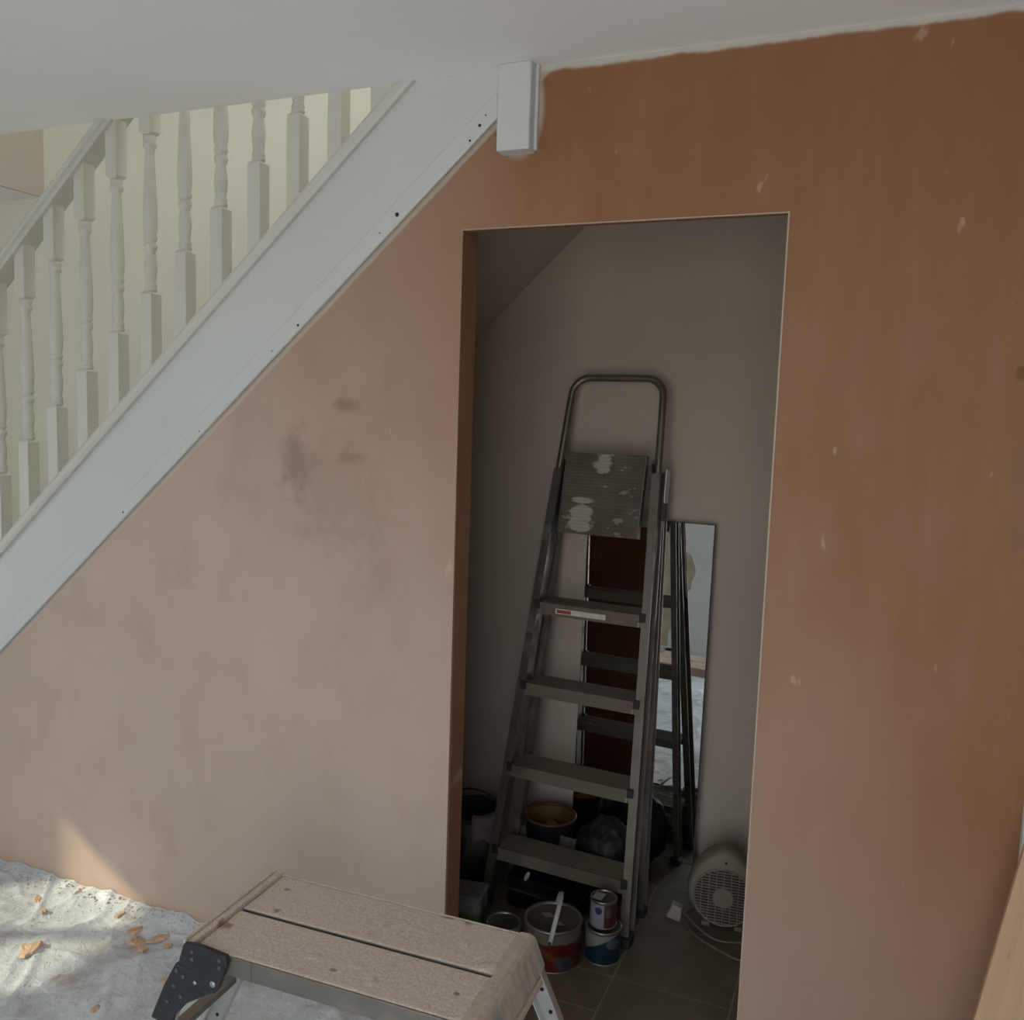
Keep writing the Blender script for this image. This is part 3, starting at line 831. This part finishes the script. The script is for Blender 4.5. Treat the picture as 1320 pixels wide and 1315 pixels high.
def teal_label():
    M = mat('teal_paint_label', (0.02, 0.1, 0.14), 0.4); n = N(M); o = n.sep()
    f = n.noise(n.mapping(), 70, 4); c = n.ramp(f, [(0.4, (0.002, 0.017, 0.027)), (0.75, (0.006, 0.034, 0.046))])
    c = n.mix(n.ramp(n.math('MULTIPLY', n.math('SUBTRACT', o['Z'], n.math('MULTIPLY', o['X'], 0.55)), 10), [(0.62, 0.0), (0.65, 1.0)]), c, (0.20, 0.19, 0.155))
    c = n.mix(n.spot((0.038, -0.036, 0.066), (0.016, 0.05, 0.016), 0.1), c, (0.07, 0.08, 0.095))
    n.base(c); return M
tin('paint_tin', 'teal and cream paint tin carrying a smaller white tin on its lid', 0.052, 0.1, (-0.648, 0.405, 0), teal_label())
def white_label():
    M = mat('white_paint_label', (0.5, 0.5, 0.5), 0.4); n = N(M); o = n.sep()
    c = n.mix(n.ramp(n.math('MULTIPLY', n.math('ADD', o['X'], 0.1), 5), [(0.555, 0.0), (0.575, 1.0)]), (0.24, 0.23, 0.25), (0.06, 0.022, 0.016))
    c = n.mix(n.spot((0.024, -0.03, 0.05), (0.007, 0.03, 0.018), 0.2), c, (0.085, 0.075, 0.07))
    c = n.mix(n.spot((-0.004, -0.04, 0.056), (0.012, 0.03, 0.012), 0.12), c, (0.02, 0.02, 0.10))
    l = n.ramp(n.math('FRACT', n.math('MULTIPLY', o['Z'], 180)), [(0.5, 0.0), (0.6, 1.0)])
    n.base(c); return M
t = tin('paint_tin', 'small white paint tin with blue disc standing on the teal tin', 0.0385, 0.082, (-0.652, 0.407, 0.1025), white_label())
bm = new_bm(); add_prism(bm, [(-0.030, -0.022), (0.0, -0.027), (0.004, 0.012), (-0.026, 0.016)], 'z', 0.083, 0.0838); obj('price_sticker', bm, mat('pale_paper', (0.30, 0.29, 0.25), 0.6), t)
tin('paint_tin', 'small pale paint tin with grey lid between the stool and the red tin', 0.050, 0.092, (-0.926, 0.305, 0), speckled('pale_label', (0.22, 0.205, 0.19), 0.15, 25, 0.5), lid=alu_mat('grey_lid', (0.10, 0.10, 0.09), 0.35, (0.075, 0.07, 0.055), (0.45, 0.7)))

M_sooty = speckled('matt_black_plastic', (0.006, 0.006, 0.006), 0.3, 14, 0.8)
M_sooty.node_tree.nodes['Principled BSDF'].inputs['Specular IOR Level'].default_value = 0.15
# ================================================================== BUCKETS, BAG, SMALL THINGS
def bucket(name, label, loc, r0, r1, h, outer, inner, handle=None, rim=None):
    t = thing(name, label, 'bucket', loc)
    bm = new_bm(); add_lathe(bm, [(0.001, 0.0), (r0, 0.0), (r1, h), (r1 - 0.003, h), (r0 - 0.003, 0.004), (0.001, 0.004)], 40, cap=False); obj('body', bm, outer, t)
    bm = new_bm(); add_lathe(bm, [(r1 - 0.0035, h - 0.004), (r1 - (r1 - r0) * 0.5 - 0.0035, h * 0.5), (r0 - 0.0035, 0.0045), (0.001, 0.0046)], 40, cap=False); obj('lining', bm, inner, t)
    bm = new_bm(); add_tube(bm, [(r1 * math.cos(a * math.pi / 20), r1 * math.sin(a * math.pi / 20), h) for a in range(40)], 0.0045, 8, True); obj('rim', bm, rim or outer, t)
    return t
t = bucket('bucket', 'dark bucket with thin black hoop handle just inside the left door jamb', (-1.205, 0.69, 0), 0.085, 0.104, 0.225, speckled('dark_green_label_bucket', (0.055, 0.06, 0.04), 0.6, 16, 0.55, dirt=(0.015, 0.015, 0.014), dscale=12, dpos=(0.5, 0.55)), mat('navy_plastic', (0.02, 0.021, 0.045), 0.5))
bm = new_bm(); add_tube(bm, [(-0.106 * math.cos(math.pi * i / 20), 0.012 * math.sin(math.pi * i / 20), 0.215 + 0.075 * math.sin(math.pi * i / 20)) for i in range(21)], 0.003, 8); obj('handle', bm, M_black_rubber, t)
# cloth over that bucket's rim
bm = new_bm(); NX, NY = 10, 14; vv = {}
for i in range(NX + 1):
    for j in range(NY + 1):
        u, w_ = i / NX, j / NY
        ang_ = R(-70 + 62 * u)
        s_ = w_ * 0.15 - 0.05
        rr, z = (0.1105 + 0.004 * math.sin(u * 14) * max(s_ * 10, 0), 0.233 - max(s_, 0)) if s_ > 0 else (0.1105 + s_ * 0.6, 0.2335 + 0.004 * math.cos(u * 9) * 0.3)
        if s_ > 0: z += 0.03 * abs(math.sin(u * 4 + 0.5)) * (s_ / 0.1)
        vv[i, j] = bm.verts.new((rr * math.cos(ang_), rr * math.sin(ang_), z))
for i in range(NX):
    for j in range(NY): bm.faces.new([vv[i, j], vv[i + 1, j], vv[i + 1, j + 1], vv[i, j + 1]])
o = obj('cloth', bm, speckled('pinkish_rag', (0.20, 0.155, 0.15), 0.2, 20, 0.9), None, smooth=True, loc=(-1.205, 0.69, 0))
sm = o.modifiers.new('thickness', 'SOLIDIFY'); sm.thickness = 0.003; sm.offset = 1
tag(o, 'pinkish white rag hanging over the rim of the dark bucket with the hoop handle', 'cloth')
t = bucket('bucket', 'black bucket with yellow inside and orange rim seen through the lowest stepladder rungs', (-0.955, 0.775, 0), 0.070, 0.088, 0.22, M_sooty, speckled('yellow_paint_stained', (0.15, 0.085, 0.012), 0.3, 14, 0.6), rim=mat('orange_rim', (0.085, 0.035, 0.018), 0.5))
bm = new_bm(); add_lathe(bm, [(0.001, 0.20), (0.022, 0.195), (0.030, 0.175), (0.033, 0.14), (0.04, 0.10), (0.05, 0.006)], 20, (0.008, -0.006, 0), cap=False)
for v in bm.verts: v.co += Vector((noise.noise(v.co * 30), noise.noise(v.co * 30 + Vector((5, 0, 0))), 0)) * 0.008
o = obj('sponge', bm, speckled('yellow_sponge', (0.20, 0.12, 0.02), 0.2, 40, 0.9), None, smooth=True, loc=(-0.955, 0.775, 0)); tag(o, 'lumpy yellow sponge inside the orange-rimmed bucket', 'sponge')

# black refuse sack
bm = new_bm(); bmesh.ops.create_icosphere(bm, subdivisions=5, radius=1.0)
for v in bm.verts:
    c = v.co.copy(); q = 1 + 0.16 * noise.noise(c * 1.6 + Vector((3, 1, 2))) + 0.09 * (0.5 - abs(noise.noise(c * 3.7))) + 0.04 * noise.noise(c * 9)
    x, y, z = c.x * 0.105 * q, c.y * 0.085 * q, c.z * q
    z = z * 0.15 if z > 0 else z * 0.14
    if z > 0.1: x *= 0.8; y *= 0.8
    v.co = (x, y, max(z + 0.125, 0.0))
for f in bm.faces: f.smooth = True
o = obj('refuse_sack', bm, speckled('shiny_black_polythene', (0.006, 0.006, 0.0065), 0.3, 8, 0.62), None, loc=(-0.735, 0.745, 0)); tag(o, 'crumpled black refuse sack on the floor between the stepladder and mirror', 'bag')
# white and green tub by the left jamb
def tub_mat():
    M = mat('white_and_green_tub', (0.4, 0.4, 0.4), 0.45); n = N(M); o = n.sep()
    f = n.noise(n.mapping(), 30, 3)
    z = n.math('ADD', o['Z'], n.math('MULTIPLY', n.math('SUBTRACT', f, 0.5), 0.012))
    n.base(n.ramp(n.math('MULTIPLY', z, 8), [(0.50, (0.015, 0.075, 0.008)), (0.58, (0.13, 0.12, 0.11))])); return M
t = thing('tub', 'squat tub white above and green below beside the left door jamb', 'tub', (-1.085, 0.375, 0), R(8))
bm = new_bm(); add_box(bm, (-0.062, -0.05, 0), (0.062, 0.05, 0.112)); obj('body', bm, tub_mat(), t, 0.016, seg=4)
bm = new_bm(); add_box(bm, (-0.064, -0.052, 0.108), (0.064, 0.052, 0.122)); obj('lid', bm, speckled('off_white_lid', (0.13, 0.12, 0.112), 0.1, 10, 0.5), t, 0.010, seg=3)
# black tool case behind the tins, with a white grip
t = thing('tool_case', 'low black tool case with white grip under the lowest rung', 'case', (-0.885, 0.585, 0), R(-5))
bm = new_bm(); add_box(bm, (-0.125, -0.06, 0), (0.125, 0.045, 0.105)); obj('body', bm, M_sooty, t, 0.012, seg=3)
bm = new_bm(); add_box(bm, (-0.127, -0.077, 0.066), (0.127, 0.047, 0.074)); obj('lid_seam', bm, M_black_rubber, t, 0.002)
bm = new_bm(); add_tube(bm, [(-0.058, -0.060, 0.104), (-0.053, -0.058, 0.116), (-0.047, -0.056, 0.130)], [0.0045, 0.0075, 0.0045], 10); obj('grip', bm, mat('white_grip', (0.42, 0.40, 0.37), 0.45), t)['label'] = 'white grip'

# ================================================================== STEP STOOL (work platform)
SZ = 0.5
stl = thing('work_platform', 'low folding aluminium work platform thick with pink plaster dust', 'step stool', (-0.910, -0.516, 0), R(1.96))
HL, HD = 0.32, 0.150
def dusty_plank(y0, y1, seed):
    bm = new_bm(); add_box(bm, (-HL + 0.025, y0, SZ - 0.030), (HL - 0.029, y1, SZ - 0.003))
    p = obj('plank', bm, M_alu_stool, stl, 0.002)
    bm = new_bm(); nx, ny = 180, 46; g = {}
    for i in range(nx + 1):
        for j in range(ny + 1):
            x = -HL + 0.026 + (2 * HL - 0.056) * i / nx; y = y0 + 0.001 + (y1 - y0 - 0.002) * j / ny
            v = Vector((x, y, seed))
            h = 0.0016 + 0.0005 * noise.noise(v * 40) + 0.0007 * max(0, noise.noise(v * 110 + Vector((3, 3, 3)))) + 0.0012 * max(0, noise.noise(v * 260) - 0.1)
            cl = noise.noise(v * 17 + Vector((seed, 0, 4)))
            if cl > 0.5: h += (cl - 0.5) * 0.012 * (1 + noise.noise(v * 200))
            if i in (0, nx) or j in (0, ny): h = 0.0
            g[i, j] = bm.verts.new((x, y, SZ - 0.003 + max(h, 0)))
    for i in range(nx):
        for j in range(ny):
            f = bm.faces.new([g[i, j], g[i + 1, j], g[i + 1, j + 1], g[i, j + 1]]); f.smooth = True
    d = obj('dust_layer', bm, M_dust, p); d['kind'] = 'stuff'
M_dust = dust_mat()
M_dust2 = dust_mat('plaster_dust_on_metal', (0.62, 0.52, 0.46))
dusty_plank(-HD, -0.0075, 1.0); dusty_plank(0.0, HD, 5.0)
# front and rear rails
for s in (-1, 1):
    bm = new_bm()
    if s < 0: 
        add_box(bm, (-HL + 0.10, -HD - 0.004, SZ - 0.042), (HL - 0.03, -HD, SZ - 0.002))
        add_box(bm, (-HL + 0.16, -HD - 0.006, SZ - 0.0425), (-HL + 0.1625, -HD, SZ - 0.002))
    else: add_box(bm, (-HL + 0.02, HD - 0.0005, SZ - 0.042), (HL - 0.03, HD + 0.004, SZ - 0.0012))
    obj('side_rail', bm, M_alu_stool if s < 0 else M_dust2, stl, 0.001)
# left end rail: two ridged lips
bm = new_bm()
add_box(bm, (-HL - 0.004, -HD - 0.004, SZ - 0.045), (-HL + 0.004, HD + 0.004, SZ + 0.008))
add_box(bm, (-HL + 0.004, -HD - 0.004, SZ - 0.03), (-HL + 0.016, HD + 0.004, SZ + 0.003))
add_box(bm, (-HL + 0.016, -HD - 0.004, SZ - 0.03), (-HL + 0.024, HD + 0.004, SZ + 0.008))
obj('end_rail', bm, M_dust2, stl, 0.003)
# right end rail: rounded over and turned down
bm = new_bm()
pr = [(HL - 0.030, SZ - 0.004), (HL - 0.028, SZ + 0.002), (HL - 0.006, SZ + 0.003), (HL + 0.004, SZ - 0.001), (HL + 0.010, SZ - 0.010), (HL + 0.030, SZ - 0.060), (HL + 0.026, SZ - 0.062), (HL + 0.004, SZ - 0.014), (HL - 0.006, SZ - 0.006)]
add_prism(bm, pr, 'y', -HD - 0.004, HD + 0.004)
def rail_mat():
    M = mat('wiped_dusty_rail', (0.5, 0.4, 0.33), 0.8); n = N(M); o = n.sep()
    a = n.noise(n.mapping(scale=(0.3, 1, 0.15), rot=(R(24), 0, 0)), 42, 3, 0.5)
    c = n.ramp(n.noise(n.mapping(), 50, 5), [(0.3, (0.44, 0.34, 0.27)), (0.7, (0.60, 0.47, 0.385))])
    down = n.ramp(n.math('MULTIPLY', n.math('SUBTRACT', SZ, o['Z']), 20), [(0.1, 0.0), (0.35, 1.0)])
    c = n.mix(n.math('MULTIPLY', n.ramp(a, [(0.45, 0.0), (0.55, 0.9)]), down), c, (0.33, 0.33, 0.31))
    n.base(c); return M
obj('end_rail', bm, rail_mat(), stl, 0.002)
# lower cross rail under the right end
bm = new_bm(); beam(bm, (HL + 0.018, -HD, SZ - 0.083), (HL + 0.018, HD, SZ - 0.083), 0.026, 0.02, (0, 0, 1)); obj('cross_rail', bm, M_dust2, stl, 0.003)
# splayed legs with plastic corner brackets
SPL = 0.47
for sx_ in (-1, 1):
    for sy_ in (-1, 1):
        yb = sy_ * (HD - 0.010)
        def lpnt(z, dx=0.0): return Vector((sx_ * (HL - 0.012 + (SZ - 0.03 - z) * SPL + dx), yb, z))
        bm = new_bm()
        a, b = lpnt(SZ - 0.035), lpnt(0.02)
        t = (b - a).normalized(); nrm = Vector((t.z, 0, -t.x)) * sx_
        # channel facing outward along Y: web + two flanges
        beam(bm, a + Vector((0, sy_ * 0.010, 0)), b + Vector((0, sy_ * 0.010, 0)), 0.044, 0.003, (0, 1, 0))
        for q in (-0.0205, 0.0205):
            beam(bm, a + nrm * q, b + nrm * q, 0.003, 0.022, (0, 1, 0))
        lg = obj('leg', bm, M_alu_light, stl, 0.0006)
        for z in (0.39, 0.345, 0.30, 0.1):
            bm = new_bm(); p = lpnt(z); add_lathe(bm, [(0.0045, 0.0075), (0.0045, 0.0125)], 10, (0, 0, 0))
            for v in bm.verts: v.co = Vector((p.x + v.co.x, p.y + sy_ * v.co.z, p.z + v.co.y))
            obj('bolt', bm, M_rivet if sy_ < 0 else M_dark, lg)
        bm = new_bm(); p = lpnt(0.0); add_box(bm, (p.x - 0.03, p.y - 0.016, 0.0), (p.x + 0.03, p.y + 0.016, 0.03)); obj('foot', bm, M_black_rubber, lg, 0.004)
    # rungs between the two legs of the end
    for z in (0.22,):
        bm = new_bm(); x = sx_ * (HL - 0.012 + (SZ - 0.03 - z) * SPL)
        beam(bm, (x, -HD + 0.02, z), (x, HD - 0.02, z), 0.030, 0.014, (0, 0, 1)); obj('rung', bm, M_alu_stool, stl, 0.002)
M_grey_rivet = mat('dusty_grey_rivet', (0.075, 0.075, 0.08), 0.45)
def bracket_outline(part):
    if part == 0:   # fixed half on the deck rail
        return [(-0.3100, 0.508), (-0.275, 0.512), (-0.208, 0.506), (-0.205, 0.49), (-0.226, 0.432), (-0.236, 0.420), (-0.258, 0.424), (-0.279, 0.441), (-0.294, 0.458), (-0.3245, 0.462)]
    return [(-0.332, 0.460), (-0.294, 0.456), (-0.279, 0.439), (-0.262, 0.424), (-0.245, 0.418), (-0.305, 0.380), (-0.336, 0.345), (-0.346, 0.318), (-0.396, 0.326), (-0.362, 0.405)]
for sx_ in (-1, 1):
    for sy_ in (-1, 1):
        if sx_ > 0 or sy_ > 0: continue
        for part in (0, 1):
            bm = new_bm()
            add_prism(bm, [(-sx_ * x, z) for x, z in bracket_outline(part)], 'y', sy_ * (HD + 0.006), sy_ * (HD + 0.018 - part * 0.002))
            br = obj('hinge_bracket', bm, M_black_plastic, stl, 0.002)
            pts = [(-0.288, 0.497), (-0.288, 0.481), (-0.222, 0.494), (-0.222, 0.480), (-0.238, 0.441)] if part == 0 else [(-0.328, 0.445), (-0.312, 0.437), (-0.335, 0.41), (-0.318, 0.392), (-0.352, 0.372), (-0.283, 0.431)]
            for x, z in pts:
                bm = new_bm(); big = 1.5 if (x, z) == (-0.238, 0.441) else 1.0
                add_lathe(bm, [(0.0048 * big, 0), (0.0046 * big, 0.0016), (0.003 * big, 0.003), (0.0008, 0.0034)], 12)
                bm.transform(Matrix.Translation((-sx_ * x, sy_ * (HD + 0.0178 - part * 0.002), z)) @ Matrix.Rotation(R(90 * (1 if sy_ < 0 else -1)), 4, 'X'))
                obj('rivet', bm, M_rivet if (x, z) in ((-0.283, 0.431), (-0.238, 0.441)) else M_grey_rivet, br)

# ================================================================== DUST SHEET AND DEBRIS
bm = new_bm(); nx, ny = 330, 230; g = {}
SX0, SX1, SY0, SY1 = -3.45, -0.74, -2.68, -0.004
def fold(p, k, seed):
    q = p * k + Vector((seed, seed * 0.7, 0)); q += Vector((noise.noise(q * 0.6), noise.noise(q * 0.6 + Vector((9, 0, 0))), 0)) * 0.9
    return 1 - abs(noise.noise(q)) * 2.2
for i in range(nx + 1):
    for j in range(ny + 1):
        x = SX0 + (SX1 - SX0) * i / nx
        y = SY0 + (SY1 - SY0) * (1 - (1 - j / ny) ** 1.5)
        p = Vector((x, y, 0))
        h = 0.004 + 0.006 * max(0, fold(p, 1.7, 2)) ** 3 + 0.009 * max(0, fold(p, 2.9, 7)) ** 7 + 0.0055 * max(0, fold(p, 6.5, 4)) ** 8 + 0.0028 * max(0, fold(p, 13.0, 9)) ** 7 + 0.002 * noise.noise(p * 14)
        near = max(0, 1 + y / 0.13)
        up = near ** 2 * (0.030 + 0.018 * noise.noise(Vector((x * 5, 0, 3))) + 0.012 * noise.noise(Vector((x * 17, 0, 3))))
        yy = y if j < ny else -0.0012
        xx = x + (0.02 * noise.noise(Vector((3, y * 6, 0))) if i == nx else 0)
        g[i, j] = bm.verts.new((xx, yy - (up * 0.12 if j < ny - 3 else 0), max(0.001, h + up)))
for i in range(nx):
    for j in range(ny):
        f = bm.faces.new([g[i, j], g[i + 1, j], g[i + 1, j + 1], g[i, j + 1]]); f.smooth = True
o = obj('dust_sheet', bm, sheet_mat()); tag(o, 'crumpled milky polythene dust sheet spread over the floor', 'dust sheet')
def sheet_z(x, y):
    i = min(max(int(round((x - SX0) / (SX1 - SX0) * nx)), 0), nx); 
    jj = 1 - (1 - min(max((y - SY0) / (SY1 - SY0), 0), 1)) ** (1 / 1.5)
    return SHEET[i, min(int(round(jj * ny)), ny)]
me = o.data; SHEET = {}
for i in range(nx + 1):
    for j in range(ny + 1): SHEET[i, j] = me.vertices[i * (ny + 1) + j].co.z
def flake_bm(s, seed, th=0.006):
    bm = new_bm(); n_ = 18; pts = []
    for k in range(n_):
        a = 2 * math.pi * k / n_; q = s * (0.78 + 0.5 * noise.noise(Vector((math.cos(a) * 2.3, math.sin(a) * 2.3, seed))))
        pts.append((q * math.cos(a) * 1.25, q * math.sin(a) * 0.8))
    vs = add_prism(bm, pts, 'z', 0, th)
    for v in vs: v.co.z += 0.3 * th * noise.noise(v.co * 60 + Vector((seed, 0, 0))) ; v.co.xy *= (0.8 if v.co.z > th / 2 else 1)
    return bm
M_flake = speckled('dry_plaster_flake', (0.60, 0.40, 0.27), 0.25, 40, 0.95, bump=0.3)
FL = 'plaster flakes on the dust sheet'
FLAB = {0: 'largest plaster flake, alone towards the left edge of the dust sheet', 1: 'plaster flake of the heap left of the platform, nearest the wall',
        2: 'rightmost large plaster flake of the heap left of the platform', 3: 'broad plaster flake in the middle of the heap left of the platform',
        4: 'narrow plaster flake between the heap and the black hinge bracket', 7: 'plaster flake near the wall at the far left of the sheet',
        15: 'plaster flake on the sheet closest to the bottom edge, left of the black bracket'}
for k, (x, y, s) in enumerate([(-2.142, -0.296, 0.038), (-1.956, -0.091, 0.030), (-1.856, -0.101, 0.032), (-1.90, -0.135, 0.026), (-1.80, -0.125, 0.022), (-2.16, -0.30, 0.022), (-1.93, -0.125, 0.018), (-2.35, -0.10, 0.02), (-1.86, -0.16, 0.02), (-2.05, -0.06, 0.018), (-1.70, -0.24, 0.016), (-2.28, -0.14, 0.014), (-1.62, -0.34, 0.015), (-1.14, -0.10, 0.014), (-0.97, -0.12, 0.012), (-1.78, -0.40, 0.017)]):
    fo = obj('plaster_flake', flake_bm(s, k * 3.1), M_flake, None, 0.0015, loc=(x, y, sheet_z(x, y) + 0.001))
    fo.rotation_euler = (random.uniform(-0.12, 0.12), random.uniform(-0.12, 0.12), random.uniform(0, 6))
    tag(fo, FLAB.get(k, 'small broken flake of pink plaster lying on the polythene sheet'), 'debris', FL)
# crumbs along the foot of the wall and over the sheet
bm = new_bm(); rr = random.Random(3)
for k in range(1500):
    if k < 420: x = rr.uniform(-2.8, -1.1); y = -0.01 - abs(rr.gauss(0, 0.03)); s = rr.uniform(0.0015, 0.005)
    else: x = rr.uniform(-3.0, -0.8); y = -abs(rr.gauss(0, 0.5)) - 0.01; s = rr.uniform(0.001, 0.0032)
    if y < -2.2: continue
    z = sheet_z(x, y)
    b0_ = [Vector((rr.uniform(-1, 1), rr.uniform(-1, 1), rr.uniform(-0.3, 1))) for _ in range(4)]
    vs = [bm.verts.new(Vector((x, y, z + s * 0.5)) + Vector(d_) * s * rr.uniform(0.7, 1.2)) for d_ in ((1, 0, -0.5), (-0.6, 0.8, -0.5), (-0.5, -0.9, -0.5), (0, 0, 1))]
    for q in ((0, 1, 2), (0, 1, 3), (1, 2, 3), (2, 0, 3)): bm.faces.new([vs[i] for i in q])
o = obj('plaster_crumbs', bm, speckled('plaster_crumb', (0.48, 0.33, 0.24), 0.35, 30, 0.95)); tag(o, 'scattered pink-brown plaster crumbs along the wall foot and sheet', 'debris', kind='stuff')

# ================================================================== LEANING TIMBER
bm = new_bm()
P0 = Vector((0.138, -0.352, 0.0)); tdir = Vector((0.067, 0.085, 0.306)).normalized()
wdir = (Vector((1, 0, 0)) - tdir * tdir.x).normalized(); ndir = tdir.cross(wdir)
L = 1.34; Wd, Th = 0.079, 0.020
add_box(bm, (0, 0, 0.022), (Wd, Th, L))
o = obj('timber_batten', bm, wood_mat('pale_pine', (0.42, 0.26, 0.14), (0.51, 0.33, 0.19)), None, 0.002)
o.matrix_world = Matrix((wdir, ndir, tdir)).transposed().to_4x4(); o.location = P0
tag(o, 'pale planed pine batten leaning against the plaster at the lower right', 'timber')

# unseen second sheet behind and beside the camera, added to bounce light upwards
bm = new_bm(); g2 = {}; nx2, ny2 = 110, 70
for i in range(nx2 + 1):
    for j in range(ny2 + 1):
        x = -0.70 + 3.15 * i / nx2; y = -2.68 + 1.68 * j / ny2
        p = Vector((x + 20, y, 0))
        h = 0.003 + 0.008 * max(0, fold(p, 1.7, 2)) ** 3 + 0.010 * max(0, fold(p, 2.9, 7)) ** 6
        g2[i, j] = bm.verts.new((x, y + 0.02 * noise.noise(Vector((x * 4, 2, y))), max(0.001, h)))
for i in range(nx2):
    for j in range(ny2):
        f = bm.faces.new([g2[i, j], g2[i + 1, j], g2[i + 1, j + 1], g2[i, j + 1]]); f.smooth = True
o2 = obj('dust_sheet', bm, D.materials['dusty_polythene']); tag(o2, 'unseen second sheet added behind the camera to bounce light upwards', 'dust sheet')
